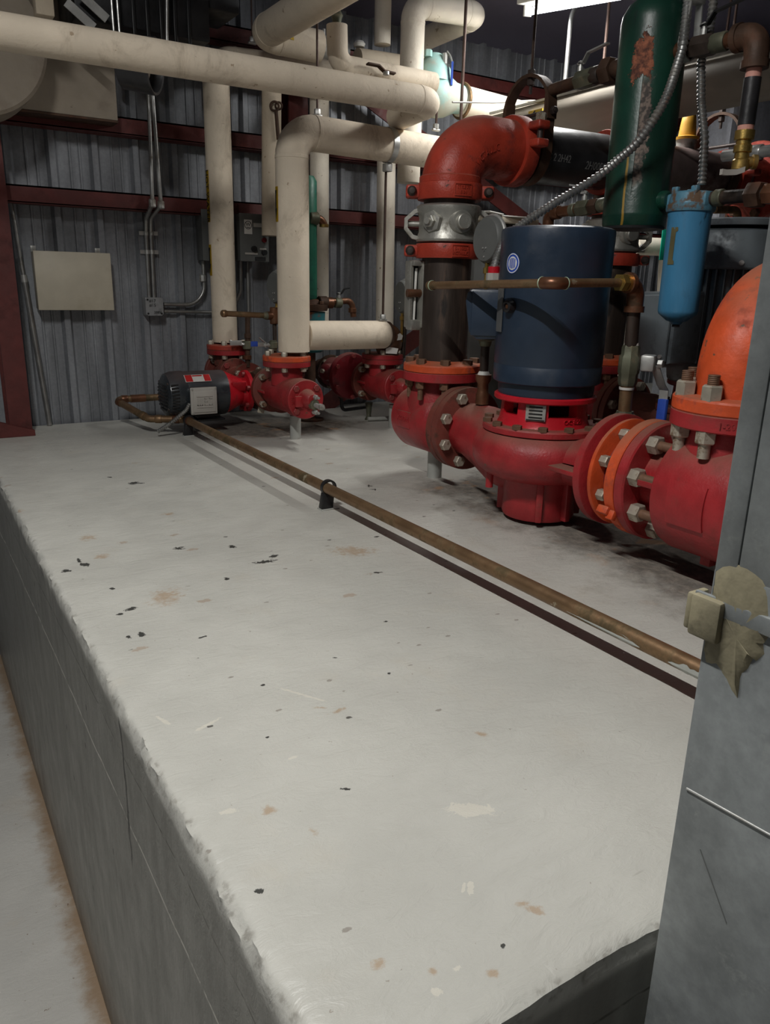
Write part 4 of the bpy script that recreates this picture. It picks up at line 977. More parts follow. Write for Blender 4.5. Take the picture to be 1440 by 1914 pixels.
# ------------------------------------------------------------------ discharge valve on the front pump (right)
t = thing('discharge_valve', 'large red discharge valve at right beside the galvanised column', 'valve', (LX, .98, .055))
part('pump_side_flange', MB().lathe([(0, .122), (.003, .126), (.012, .126), (.014, .122)], (LX, 1.199, LZ), -Y3, 56), M['orange'], t, 'thin orange ring flange')
part('spacer', MB().lathe([(0, .085), (.06, .085)], (LX, 1.216, LZ), -Y3, 40), M['crim'], t)
flange_bolts(t, (LX, 1.184, LZ), -Y3, .103, 8, .024, .02, M['boltz'], PI / 8, name='inner_nut')
part('grooved_flange', MB().lathe([(0, .130), (.003, .134), (.026, .134), (.028, .132)], (LX, 1.142, LZ), -Y3, 56), M['orange'], t, 'orange flange with hinge lug')
part('hinge_lug', MB().box((LX - .125, 1.138, LZ - .062), (.018, .030, .018), Matrix.Rotation(.5, 3, 'Y'), bevel=.003).box((LX - .120, 1.120, LZ - .070), (.016, .020, .022), Matrix.Rotation(.4, 3, 'Y'), bevel=.003), M['orange'], t)
part('valve_flange', MB().lathe([(0, .130), (.003, .134), (.024, .134), (.027, .130)], (LX, 1.113, LZ), -Y3, 56), M['red'], t)
flange_bolts(t, (LX, 1.086, LZ), -Y3, .107, 8, .036, .023, M['boltz'], PI / 8 + .16, stud=.044, name='nut')
part('body', MB().lathe([(0, .078), (.035, .080), (.05, .084), (.062, .112), (.072, .128), (.085, .132), (.30, .132), (.318, .126), (.325, .105), (.33, 0)], (LX, 1.090, LZ + .002), -Y3, 64), M['red'], t)
part('web', MB().box((LX - .097, 1.055, LZ + .018), (.04, .075, .014), bevel=.003), M['red'], t)
def sector(o, r0, r1, a0, a1, y0, y1, n=10):
    mb = MB(); rings = []
    for i in range(n + 1):
        a = a0 + (a1 - a0) * i / n; d = V((math.cos(a), 0, math.sin(a)))
        rings.append([mb.bm.verts.new(V(o) + d * r + Y3 * y) for r, y in ((r0, y0), (r1, y0 + .002), (r1, y1 - .002), (r0, y1))])
    for i in range(n): mb._bridge(rings[i], rings[i + 1])
    mb.bm.faces.new(rings[0]); mb.bm.faces.new(rings[-1]); return mb
part('raised_panel', sector((LX, .93, LZ + .002), .12, .1355, PI - .34, PI + .34, -.045, .045), M['red'], t)
part('neck', MB().lathe([(LZ + .05, .098), (LZ + .125, .090), (.345, .083)], (LX, .938, 0), Z3, 40), M['red'], t)
part('top_flange', MB().lathe([(.335, .118), (.338, .123), (.366, .123), (.368, .121)], (LX, .938, 0), Z3, 56), M['red'], t)
part('cast_lettering', MB().text('1-200-2', .018, .0012, (LX - .1224 * .83, .938 - .1224 * .56, .352), V((.56, -.83, 0)), Z3), M['red'], t)
part('drain_plug', MB().box((LX - .02, .935, .052), (.024, .024, .022), bevel=.002), M['red'], t)
copies('nut', MB().hexa((0, 0, 0), -Z3, .036, .026).lathe([(.02, .012), (.055, .012)], (0, 0, 0), -Z3, 14), (0, 0, 0), circ((LX, .938, .337), Z3, .102, 8, .12), M['boltz'], t)
t = thing('discharge_elbow', 'bright orange elbow on the flange at right beside the galvanised column', 'elbow', (LX, .938, .369))
part('flange', MB().lathe([(.3685, .121), (.371, .123), (.392, .123), (.396, .120), (.399, .095)], (LX, .938, 0), Z3, 56), M['orange'], t)
path = fillet([V((LX, .938, .39)), V((LX, .938, .585)), V((LX + .36, .985, .585))], .145, 14)
part('body', MB().sweep(path, .083, 40), M['orange'], t)
copies('nut', MB().hexa((0, 0, 0), Z3, .036, .030), (0, 0, 0), circ((LX, .938, .395), Z3, .102, 8, .12), M['boltz'], t)
copies('stud', MB().sweep([V((0, 0, .028 + .0018 * i)) for i in range(13)], lambda i: .0118 if i % 2 else .0105, 12), (0, 0, 0), circ((LX, .938, .395), Z3, .102, 8, .12), M['boltr'], t)

# ------------------------------------------------------------------ rear motor
GX, GY = 2.11, 1.486
t = thing('pump_motor', 'large blue grey finned motor at right behind the blue filter', 'motor', (GX, GY, .331))
part('body', MB().lathe([(.375, .0), (.375, .130), (.38, .135), (.66, .135), (.66, 0)], (GX, GY, 0), Z3, 56), M['grey'], t)
for i in range(44):
    a = 2 * PI * i / 44; d = V((math.cos(a), math.sin(a), 0)); rot = Matrix((d, Z3.cross(d), Z3)).transposed()
    if i == 0: fin0 = MB().box((0, 0, 0), (.028, .0045, .262), bevel=.001).mesh('fin', (0, 0, 0)); fin0.materials.append(M['grey'])
    o = bpy.data.objects.new('cooling_fin', fin0); COL.objects.link(o); o.parent = t; o.location = V((GX, GY, .525)) + d * .148 - ORG[t.name]; o.rotation_euler = (0, 0, a); ORG[o.name] = ORG[t.name]
part('fan_cover', MB().lathe([(.655, .0), (.655, .168), (.66, .172), (.745, .172), (.757, .166), (.764, .152), (.767, .0)], (GX, GY, 0), Z3, 64), M['grey'], t)
part('rain_cap', MB().lathe([(.771, .0), (.771, .172), (.776, .174), (.786, .174), (.79, .166), (.793, .0)], (GX, GY, 0), Z3, 64), M['grey'], t)
copies('cover_screw', MB().cyl((0, 0, 0), (-.8 * .006, -.6 * .006, 0), .007, seg=10), (0, 0, 0), [(GX + .172 * math.cos(a), GY + .172 * math.sin(a), .672) for a in (-2.35, -1.3)], M['zinc'], t)
part('drive_end', MB().lathe([(.331, 0), (.331, .128), (.337, .134), (.375, .140), (.39, .140), (.392, 0)], (GX, GY, 0), Z3, 56), M['grey'], t)
part('lug', MB().box((GX - .14, GY - .02, .37), (.03, .03, .045), bevel=.003), M['grey'], t)
bd = V((-.97, .02, 0)).normalized(); bt = Z3.cross(bd); bo = V((GX, GY + .035, .495)) + bd * .135
part('terminal_box', MB().prism([(-.085, -.10), (.03, -.125), (.085, -.10), (.088, .055), (.06, .095), (-.085, .10)], bo, bt * -1, Z3, -.13, bevel=.010), M['grey'], t)
part('terminal_cover', MB().prism([(-.075, -.095), (.03, -.118), (.078, -.09), (.080, .045), (.055, .085), (-.075, .09)], bo + bd * .130, bt * -1, Z3, -.012, bevel=.005), M['grey'], t)
copies('cover_screw', MB().cyl((0, 0, 0), bd * .006, .006, seg=10), (0, 0, 0), [bo + bd * .142 + bt * -x_ + Z3 * z_ for x_, z_ in ((.06, -.07), (-.06, -.08), (.045, .07))], M['zinc'], t)

# ------------------------------------------------------------------ small pump line (left)
SX, SZ = 1.27, .172
def small_valve(name, label, x, y, z, zf, r, front=True, m='red', colr='orange', L=.30, twist=None):
    """front: round cover faces the camera, flange at the back"""
    t = thing(name, label, 'valve', (x, y, z - r))
    ax = V((twist or 0, -1, 0)).normalized()
    o = V((x, y, z)) - ax * (L * .5)
    part('body', MB().lathe([(0, r * .75), (.03, r * .78), (.06, r * .86), (.08, r * .93), (L * .86, r * .93), (L * .86, r * 1.0), (L, r * 1.0), (L + .002, r * .97)], o, ax, 44), M[m], t)
    part('back_flange', MB().lathe([(-.002, r * 1.18), (0, r * 1.23), (.022, r * 1.23), (.024, r * 1.19)], o, ax, 44), M['redbrown'], t)
    flange_bolts(t, o + ax * .023, ax, r * 1.04, 4, .024, .018, M['boltz'], PI / 4, stud=.02)
    part('web', MB().box(o + ax * .05 + V((-r * .85, 0, 0)), (.02, .07, .01), bevel=.002), M[m], t)
    fc = o + ax * (L + .001)
    part('cover', MB().lathe([(0, r), (.004, r * 1.01), (.013, r * 1.0), (.016, r * .96), (.016, r * .5), (.020, r * .46)], fc, ax, 44), M[m], t)
    flange_bolts(t, fc + ax * .014, ax, r * .80, 4, .022, .010, M['boltred'], PI / 4, name='cover_bolt')
    part('neck', MB().lathe([(z + r * .5, r * .84), (zf - .02, r * .80)], (x, y, 0), Z3, 32), M[m], t)
    part('top_flange', MB().lathe([(zf - .021, r * 1.20), (zf - .019, r * 1.25), (zf - .001, r * 1.25), (zf, r * 1.23)], (x, y, 0), Z3, 44), M['red'], t)
    part('upper_flange', MB().lathe([(zf + .0005, r * 1.23), (zf + .002, r * 1.26), (zf + .018, r * 1.26), (zf + .022, r * 1.2)], (x, y, 0), Z3, 44), M[colr], t, 'orange upper flange')
    copies('bolt', MB().hexa((0, 0, 0), Z3, .021, .02), (0, 0, 0), circ((x, y, zf + .019), Z3, r * 1.05, 6, .5), M['boltz'], t)
    copies('nut', MB().hexa((0, 0, 0), -Z3, .021, .016), (0, 0, 0), circ((x, y, zf - .021), Z3, r * 1.05, 6, .5), M['boltz'], t)
    return t, fc, ax
t, fc, ax = small_valve('balancing_valve', 'small red valve with round bolted cover and stem under the thick riser', 1.275, 2.765, .172, .300, .0735)
fc = fc + ax * .016
# yoke and stem of the cover
part('bonnet_hood', MB().lathe([(0, .036), (.016, .032), (.036, .022), (.04, .018)], fc + V((.004, 0, .004)), (ax + V((.10, 0, 0))).normalized(), 24), M['red'], t)
part('index_plate', MB().box(fc + ax * .012 + V((-.036, 0, -.004)), (.030, .014, .040), bevel=.003), M['red'], t)
sd = (ax + V((.12, 0, -.05))).normalized(); sb = fc + ax * .030 + V((.012, 0, -.014))
part('gland', MB().lathe([(0, .020), (.018, .020), (.02, .017)], sb, sd, 8), M['grnbr'], t)
part('stem', MB().lathe([(.015, .009), (.045, .009), (.047, .0115), (.064, .0115), (.066, .006), (.074, .006)], sb, sd, 14), M['zinc'], t)
for dz in (-.028, .028): part('gland_nut', MB().hexa(sb + V((.004, 0, dz)), sd, .016, .022).cyl(sb + V((.004, 0, dz)) + sd * .02, sb + V((.004, 0, dz)) + sd * .036, .005, seg=8), M['zinc'], t)
rr = .062
def facew(a0, R):
    u = X3; v = Z3
    def f(x, y, z): a = a0 - x / R; return fc + (u * math.cos(a) + v * math.sin(a)) * (R + y) + ax * (z + .0005)
    return f
part('cast_lettering', MB().text('TACO', .017, .0015, (0, 0, 0), X3, Y3, squash=.9, wrap=facew(.5, .058)), M['red'], t)
part('cast_lettering', MB().text('211E', .017, .0015, (0, 0, 0), X3, Y3, squash=.9, wrap=facew(PI, .054)), M['red'], t)
single('adjusting_wrench_tag', MB().box(at(489, 764, y=2.93), (.030, .004, .036), Matrix.Rotation(.25, 3, 'Y'), bevel=.002), M['tan'], 'small beige tag under the flange of the small red valve', 'tag')
# back valve of the small line
t, _, _ = small_valve('suction_valve', 'small dusty red valve at the foot of the hot water riser behind the charcoal motor', 1.215, 3.24, .205, .306, .070, m='redbrown', colr='vic', L=.13)
# casing between
t = thing('small_pump', 'small red in-line pump with charcoal motor and beige terminal box', 'pump', (1.05, 3.06, .06))
PX, PY, PZ = 1.290, 3.055, .150
part('casing', MB().lathe([(-.05, .0), (-.05, .05), (-.04, .075), (-.01, .088), (.03, .086), (.05, .07), (.055, 0)], (PX, PY, PZ), X3, 40), M['brown'], t)
part('suction_neck', MB().lathe([(0, .060), (.05, .058), (.10, .062)], (PX - .004, 3.20, PZ + .02), V((.1, -1, -.15)), 32), M['redbrown'], t)
part('discharge_neck', MB().lathe([(0, .058), (.09, .062), (.092, .088), (.112, .090), (.114, .086)], (PX + .005, 3.02, PZ + .005), V((.24, -1, .06)), 40), M['redbrown'], t)
part('suction_flange', MB().lathe([(0, .085), (.02, .085)], (PX - .02, 3.175, PZ + .022), V((.1, -1, -.15)), 40), M['redbrown'], t)
flange_bolts(t, V((PX - .018, 3.153, PZ + .02)), V((.1, -1, -.15)).normalized(), .070, 4, .024, .014, M['boltz'], .9)
part('casing_flange', MB().lathe([(-.082, .0), (-.082, .070), (-.08, .084), (-.066, .086), (-.062, .082), (-.062, 0)], (PX, PY, PZ), X3, 40), M['redc'], t)
flange_bolts(t, V((PX - .082, PY, PZ)), -X3, .074, 6, .016, .012, M['boltred'], .3)
part('adapter', MB().lathe([(-.172, .088), (-.165, .086), (-.13, .070), (-.10, .056), (-.08, .060)], (PX, PY, PZ), X3, 40), M['redc'], t)
part('adapter_window', MB().box((PX - .128, PY - .072, PZ + .032), (.055, .012, .045), Matrix.Rotation(-.25, 3, 'Z') @ Matrix.Rotation(.5, 3, 'X'), bevel=.004), M['redc'], t)
ms = thing('pump_motor', 'charcoal horizontal motor with beige terminal box at the left end of the pumps', 'motor', (1.0, 3.055, .05))
mx0 = PX - .172
part('casing', MB().lathe([(0, .089), (-.01, .0905), (-.165, .0905), (-.17, .089)], (mx0, PY, PZ), X3, 48), M['motor'], ms)
part('end_bell', MB().lathe([(-.168, .0925), (-.178, .0935), (-.215, .092), (-.238, .084), (-.246, .070), (-.248, .0)], (mx0, PY, PZ), X3, 48), M['motor'], ms)
m = MB()
for k in range(8): zz = PZ - .055 + k * .0135; hw = math.sqrt(max(.0006, .066 ** 2 - (zz - PZ) ** 2)); m.box((mx0 - .2485, PY, zz), (.004, hw * 2, .0065), bevel=.001)
part('vent_louvre', m, M['blackp'], ms)
m = MB()
for k in range(9): a = 2.6 + k * .14; d = V((0, -math.sin(a) if False else math.cos(a), math.sin(a))); m.box((mx0 - .222, PY + d.y * .091, PZ + d.z * .091), (.030, .004, .007), Matrix.Rotation(0, 3, 'X'), bevel=.001)
part('vent_slot', m, M['blackp'], ms)
for a in (.7, 2.4, 3.9, 5.4): part('through_bolt', MB().hexa((mx0 - .238, PY + .073 * math.cos(a), PZ + .073 * math.sin(a)), -X3, .012, .008), M['bolth'], ms)
part('foot', MB().box((mx0 - .085, PY - .035, PZ - .095), (.115, .12, .008), bevel=.002).box((mx0 - .085, PY - .03, PZ - .086), (.095, .07, .02), bevel=.002), M['blackp'], ms)
cx, cy, cz = mx0 - .124, PY - .098, PZ - .012
part('terminal_box', MB().box((cx, cy + .004, cz), (.100, .050, .100), bevel=.006), M['motor'], ms)
tl = part('terminal_cover', MB().box((cx, cy - .026, cz), (.106, .012, .106), bevel=.004, seg=3).box((cx, cy - .033, cz - .002), (.088, .006, .084), bevel=.0026), M['wbox'], ms, 'beige terminal box cover with raised letters')
m = MB()
yl = cy - .0365
for zz in (-.0235, .019): m.box((cx, yl, cz + zz), (.064, .004, .0028))
# block letters W E G between two rules
def blk(px, pz, w_, h_): m.box((cx + px, yl, cz - .002 + pz), (w_, .004, h_))
for px in (-.028, -.019, -.010): blk(px, 0, .0035, .028)
blk(-.019, -.0125, .0215, .003)
blk(-.001, 0, .0035, .028)
for pz in (-.0125, 0, .0125): blk(.005, pz, .013, .003)
blk(.009, .006, .003, .012)
blk(.018, 0, .0035, .028); blk(.024, .0125, .014, .003); blk(.024, -.0125, .014, .003); blk(.0295, -.006, .003, .015)
part('raised_lettering', m, M['wbox'], tl)
for sx in (-1, 1):
    for sz in (-1, 1): part('cover_screw', MB().cyl((cx + sx * .047, cy - .030, cz + sz * .047), (cx + sx * .047, cy - .0345, cz + sz * .047), .0038, seg=10), M['zinc'], tl)
a = math.radians(48); dn = V((0, -math.sin(a) * -1 if False else -math.cos(a), math.sin(a))); rt = Matrix((X3, dn.cross(X3), dn)).transposed()
q = V((cx, PY, PZ)) + dn * .0925
lb = part('warning_label', MB().box(q, (.104, .036, .002), rt), M['white'], ms, 'white and red warning label')
up = dn.cross(X3)
part('label_print', MB().box(q + dn * .0011 + X3 * -.036, (.028, .034, .001), rt).box(q + dn * .0011 + X3 * .038, (.026, .034, .001), rt).box(q + dn * .0011 + X3 * .0 + up * .012, (.04, .006, .001), rt), M['red ink'], lb)
part('flexible_conduit', MB().flex([V((cx - .05, cy - .004, cz - .012)), V((cx - .066, cy - .01, cz - .035)), V((cx - .125, cy - .0, cz - .082)), V((cx - .175, cy + .02, .022))], .0078, .03, .0085), M['cond'], ms, 'silver flexible conduit')

# ------------------------------------------------------------------ third small line, behind
t, fc, ax = small_valve('balancing_valve', 'red valve under the brown elbow at the end of the short white branch', 1.755, 2.835, .182, .288, .071, colr='red', L=.24)
fc = fc + ax * .016
part('bonnet_hood', MB().lathe([(0, .034), (.016, .030), (.036, .022), (.04, .018)], fc + V((.004, 0, .004)), (ax + V((.10, 0, 0))).normalized(), 24), M['red'], t)
part('index_plate', MB().box(fc + ax * .012 + V((-.036, 0, -.004)), (.030, .014, .040), bevel=.003), M['red'], t)
t = thing('pipe_elbow', 'rust brown elbow turning the short white branch down into the red valve', 'elbow', (1.80, 2.79, .31))
part('body', MB().sweep(fillet([V((1.70, 2.757, .393)), V((1.778, 2.765, .393)), V((1.762, 2.82, .31))], .062, 10), .048, 28), M['cufit'], t)
part('collar', MB().lathe([(-.014, .052), (.008, .052)], (1.725, 2.760, .393), X3, 28), M['brown'], t)
q = at(747, 630, y=2.72); part('peeled_patch', MB().prism([(-.012, -.014), (.010, -.010), (.014, .006), (.002, .016), (-.012, .008)], q, V((.9, -.43, 0)), Z3, .003), M['wbox'], t)
q = at(733, 655, y=2.745); part('weld_patch', MB().prism([(-.026, -.012), (.02, -.014), (.026, .008), (-.01, .014), (-.026, .006)], q, V((.9, -.43, 0)), Z3, .004), M['white'], t)
t = thing('bell_pump', 'dark crimson bell shaped pump casing behind the small red valves', 'pump', (1.74, 3.12, .09))
o = V((1.70, 3.00, .195))
part('disc_flange', MB().lathe([(0, .060), (.004, .098), (.014, .104), (.030, .104), (.036, .096)], o, Y3, 48), M['crim'], t)
part('bell', MB().lathe([(.034, .098), (.05, .085), (.09, .066), (.14, .062), (.17, .068), (.185, .068)], o, Y3, 48), M['crim'], t)
part('rear_flange', MB().lathe([(.185, .076), (.205, .078), (.21, .05), (.30, .05)], o, Y3, 48), M['brown'], t)
flange_bolts(t, o + Y3 * .185, -Y3, .066, 6, .018, .012, M['boltz'], .2); flange_bolts(t, o + Y3 * .0, -Y3, .09, 6, .018, .012, M['boltred'], .5)
q = at(630, 690, y=3.06); part('side_boss', MB().lathe([(0, .040), (.035, .036), (.045, .022), (.047, 0)], V((1.64, 3.10, .205)), V((-.9, -.42, .1)), 28), M['crim'], t)
part('boss_bolt', MB().hexa(V((1.594, 3.077, .215)), V((-.9, -.42, .1)), .018, .012), M['boltz'], t)
t = thing('drain_tube', 'black drain tube bent along the pad under the bell shaped pump', 'tube', (1.70, 3.05, .02))
a0, a1, a2 = at(637, 728, y=3.05), at(640, 767, y=3.05), at(690, 760, y=3.05)
part('tube', MB().tube([a0, a1, a2 ], .008, .02, 10), M['blackp'], t); part('drain_cock', MB().lathe([(0, .010), (.01, .013), (.03, .013), (.034, .009), (.05, .009)], a0 + V((0, 0, .01)), -Z3, 10), M['brown'], t)
# low conduit lying on the pad behind
l0, l1 = at(690, 772, z=.02), at(760, 768, z=.02)
single('low_bracket', MB().lathe([(0, .018), (.02, .014), (.06, .010), (.085, .022), (.09, .022)], at(690, 752, y=2.98), -Z3, 12), M['grnbr'], 'small verdigris drain fitting standing under the red valve below the brown elbow', 'fitting')
single('pad_pipe', MB().tube([at(688, 783, z=.012), at(900, 776, z=.012)], .009, None, 12), M['post'], 'thin grey pipe lying on the pad behind the small red valves', 'pipe')

# green and teal expansion vessel behind the thick riser
gx, gy = at(583, 500, y=3.08).x, 3.08
t = thing('air_separator', 'tall green vessel with teal foot half hidden behind the thick white riser', 'tank', (gx - .02, gy, 0))
zt0, zt1 = at(585, 560, y=gy).z, at(583, 330, y=gy).z
part('shell', MB().lathe([(zt0, .0), (zt0, .036), (zt0 + .01, .042), (zt1 - .02, .042), (zt1, .03), (zt1, 0)], (gx - .022, gy, 0), Z3, 28), M['greenl'], t)
part('lower_flange', MB().lathe([(zt0 - .045, .0), (zt0 - .045, .075), (zt0 - .035, .078), (zt0 - .02, .078), (zt0 - .016, .05), (zt0, .045), (zt0, 0)], (gx - .01, gy, 0), Z3, 32), M['brown'], t)
tealm = paint('worn teal paint', (.03, .17, .19), .5, dirt=(.24, .07, .03), dt=(.54, .62), ds=10); M['tealw'] = tealm
part('teal_foot', MB().lathe([(.30, .0), (.30, .05), (.31, .062), (zt0 - .05, .066), (zt0 - .05, 0)], (gx - .01, gy, 0), Z3, 32), tealm, t); part('base', MB().lathe([(0, .06), (.008, .06), (.010, .024), (.305, .024)], (gx - .01, gy, 0), Z3, 20), M['brown'], t)
flange_bolts(t, (gx - .01, gy, zt0 - .017), Z3, .064, 6, .018, .012, M['boltr'], .4)
# taps on it
def lever_valve(label, pts, r, fits, hv, hdir, m='grnbr', hm='blackp', name='ball_valve', hl=.075, up=Z3, cat='valve'):
    """pipe run with fittings (point, dir, radius, length, material), a ball valve body at hv and a lever"""
    t = thing(name, label, cat, hv)
    if pts: part('tube', MB().tube(pts, r, r * 2.2, 14), M[m], t)
    for p, d, fr, fl, fm in fits:
        part('fitting', MB().lathe([(-fl / 2, fr * .9), (-fl * .42, fr), (fl * .42, fr), (fl / 2, fr * .9)], p, d, 14), M[fm], t)
    hv = V(hv); hd = V(hdir).normalized(); up = V(up).normalized()
    part('stem', MB().lathe([(r * .8, .008), (r + .012, .008), (r + .012, .005), (r + .026, .005)], hv, up, 10).hexa(hv + up * (r + .018), up, .013, .007), M['zinc'], t)
    b = hv + up * (r + .020)
    part('lever', MB().ribbon([b - hd * .008, b + hd * .010, b + hd * .026 + up * .020, b + hd * hl + up * .024], hd.cross(up), .013, .004), M[hm], t)
    return t
y = 3.05
A_, B2, C2, D2 = at(582, 565, y=y), at(618, 566, y=y), at(655, 562, y=y), at(661, 592, y=y)
lever_valve('rusty ball valve with black lever and elbow pointing down right of the thick riser', [A_, C2 + V((.008, 0, 0)), D2], .0135, [(at(603, 565, y=y), X3, .026, .04, 'brown'), (at(616, 566, y=y), X3, .024, .03, 'cufit'), (at(632, 566, y=y), X3, .022, .03, 'grnbr'), (at(659, 580, y=y), Z3, .018, .02, 'cufit')], at(634, 564, y=y), V((1, 0, 0)), 'cufit', 'blackp', hl=.05)
y = 3.05
A_, B2, D2 = at(578, 410, y=y), at(602, 406, y=y), at(606, 422, y=y)
lever_valve('bronze outlet elbow with valve at the upper right side of the thick riser', [A_, B2, D2], .0165, [(at(586, 408, y=y), X3, .026, .04, 'grnbr'), (D2, Z3, .020, .012, 'brass')], at(584, 404, y=y), V((.3, 0, 1)), 'cufit', 'signgreen', hl=.04)

# gauge assembly left of the thick riser
def gauge(name, label, c, nrm, R, stem_to, m='cab', rim='zinc'):
    c = V(c); nrm = V(nrm).normalized()
    t = thing(name, label, 'gauge', stem_to)
    part('case', MB().lathe([(-.022, .0), (-.022, R * .90), (-.014, R * .99), (0, R)], c, nrm, 48).lathe([(-.0215, .003), (-.0235, .003)], c + Z3 * -.028, nrm, 8), M[m], t)
    part('bezel', MB().torus(c, nrm, R, .0055, 48, 10), M[rim], t)
    part('dial', MB().lathe([(.001, R * .97), (.002, 0)], c, nrm, 40, False), M['white'], t)
    copies('back_screw', MB().lathe([(-.0225, .0028), (-.0245, .0022), (-.0246, 0)], (0, 0, 0), nrm, 8), (0, 0, 0), [c + Z3 * -.022 + nrm.cross(Z3) * .007, c + Z3 * -.022 - nrm.cross(Z3) * .007, c - Z3 * .045], M['zinc'], t)
    b = c - Z3 * R
    part('stem', MB().lathe([(0, .006), (.012, .006), (.013, .010), (.028, .010), (.029, .006), ((b - V(stem_to)).length, .006)], b - nrm * .01 + Z3 * .002, -Z3, 8), M['brass'], t)
    return t
y = 2.86
gc = at(521, 537, y=y); ge = at(514, 575, y=y)
gauge('pressure_gauge', 'grey round gauge seen from behind left of the thick riser', gc, V((.99, .10, 0)), .062, ge)
te = at(513, 590, y=y); e_ = at(420, 586, y=y)
t = thing('gauge_piping', 'brown tee and capped copper arm under the gauge left of the thick riser', 'pipe', at(515, 655, y=y))
part('tee', MB().cyl(te + Z3 * .032, te - Z3 * .032, .018, seg=20, ch=.003).cyl(te, te - X3 * .03, .016, seg=18), M['cufit'], t)
part('arm', MB().cyl(te - X3 * .02, e_, .0105, seg=16), M['copper'], t); part('reducer', MB().lathe([(0, .015), (.012, .015), (.022, .0115)], te - X3 * .024, -X3, 16), M['grnbr'], t)
part('end_cap', MB().lathe([(0, .0105), (.002, .0135), (.016, .0135), (.02, .010), (.02, 0)], e_ + X3 * .006, V((-1, -.3, 0)), 16), M['copper'], t)
part('drop_pipe', MB().cyl(te - Z3 * .02, at(515, 672, y=y), .0085, seg=14), M['pipeblk'], t)
y2 = 2.84; hv = at(511, 645, y=y2)
lever_valve('small drain valve with blue tipped handle left of the thick riser', [hv + Z3 * .018, hv - Z3 * .02], .0135, [(hv, Z3, .018, .026, 'grnbr')], hv, V((0, 0, .2)), 'grnbr', 'zinc', up=V((-1, 0, 0)), hl=.03)
hb, he = at(498, 645, y=y2), at(470, 643, y=y2)
t = thing('drain_lever', 'flat zinc valve handle with dark blue grip pointing left from the small drain valve', 'handle', hb)
part('bar', MB().box((hb + he) / 2, ((hb - he).length, .004, .016), bevel=.001), M['zinc'], t); part('grip', MB().box(he + X3 * .012, (.028, .007, .020), bevel=.002), M['blue ink'], t)
# tap on the suction side of the small pump
y3 = 3.15
lever_valve('weathered drain pipe with bronze valve between the hot water riser and the thick riser', [at(463, 592, y=y3), at(463, 686, y=y3)], .0105, [(at(463, 628, y=y3), Z3, .014, .02, 'brown'), (at(462, 645, y=y3), Z3, .020, .034, 'grnbr'), (at(462, 668, y=y3), Z3, .019, .018, 'cufit')], at(462, 643, y=y3), V((-.2, 0, .1)), 'brown', 'zinc', up=V((-1, -.3, 0)), hl=.035)
for (px, lab) in ((440, 'zinc handle bar resting beside the weathered drain pipe'),):
    a, b = at(430, 640, y=3.12), at(452, 642, y=3.12); single('lever_bar', MB().box((a + b) / 2, ((a - b).length, .005, .02), bevel=.001), M['zinc'], lab, 'handle')

# ------------------------------------------------------------------ gauges and taps on the front pump
gc = V((1.42, 1.742, .717)); gd = V((1, -.06, 0))
gauge('pressure_gauge', 'large round gauge seen from behind between the silver coupling and the blue motor', gc, gd, .062, (1.42, 1.742, .56))
t = thing('gauge_tap', 'dark tap pipe with bronze valve rising from the red pump left of the blue motor', 'pipe', (1.42, 1.742, .27))
part('pipe', MB().cyl((1.42, 1.742, .265), (1.42, 1.742, .57), .0125, seg=18), M['pipeblk'], t)
part('bushing', MB().lathe([(.268, .020), (.280, .019), (.296, .019), (.304, .016), (.325, .016), (.337, .023), (.352, .023)], (1.42, 1.742, 0), Z3, 16), M['cufit'], t)
part('valve_body', MB().lathe([(.432, .015), (.446, .019), (.450, .026), (.478, .026), (.484, .020), (.500, .018)], (1.42, 1.742, 0), Z3, 12), M['grnbr'], t)
part('wing', MB().ribbon([V((1.40, 1.742, .475)), V((1.385, 1.74, .49)), V((1.378, 1.74, .478)), V((1.380, 1.74, .462))], CAMD, .014, .003), M['zinc'], t)
part('seal_tape', MB().lathe([(.500, .015), (.505, .0165), (.514, .014), (.518, .0155), (.525, .0125)], (1.42, 1.742, 0), Z3, 12), M['white'], t)
part('seal_tape', MB().lathe([(.352, .018), (.358, .0155), (.362, .0125)], (1.42, 1.742, 0), Z3, 12), M['white'], t)
# gauge and thermometer left of the bare riser
y = 2.74
gc = at(757, 555, y=y); gauge('pressure_gauge', 'round gauge seen from behind left of the bare riser', gc, V((.99, -.15, 0)), .066, at(757, 640, y=y))
single('gauge_tube', MB().tube([at(758, 590, y=y), at(753, 668, y=2.78)], .010, None, 12), M['pipeblk'], 'thin dark pipe under the gauge left of the bare riser', 'pipe')
y = 1.98
t = thing('thermometer', 'long silver industrial thermometer case left of the bare riser', 'thermometer', at(780, 615, y=y))
ta, tb = at(783, 488, y=y), at(777, 612, y=y)
for dx, dy in ((-.022, .012), (.010, -.008)):
    part('side_rail', MB().box((ta + tb) / 2 + V((dx, dy, 0)), (.012, .030, ta.z - tb.z), bevel=.003), M['silver'], t)
part('back_plate', MB().box((ta + tb) / 2 + V((-.002, .018, 0)), (.034, .005, ta.z - tb.z - .02), bevel=.002), M['rub'], t)
part('end_block', MB().box(tb + V((-.005, 0, .008)), (.044, .034, .03), bevel=.005), M['silver'], t)
part('end_block', MB().box(ta + V((-.005, 0, -.006)), (.044, .034, .016), bevel=.004), M['silver'], t)
q = at(777, 548, y=y); part('stem', MB().cyl(q + V((-.03, 0, 0)), q + V((.07, -.02, 0)), .012, seg=14), M['cufit'], t)
part('glass_tube', MB().cyl(tb + V((-.005, .004, .02)), ta + V((-.005, .004, -.02)), .004, seg=10), M['white'], t)

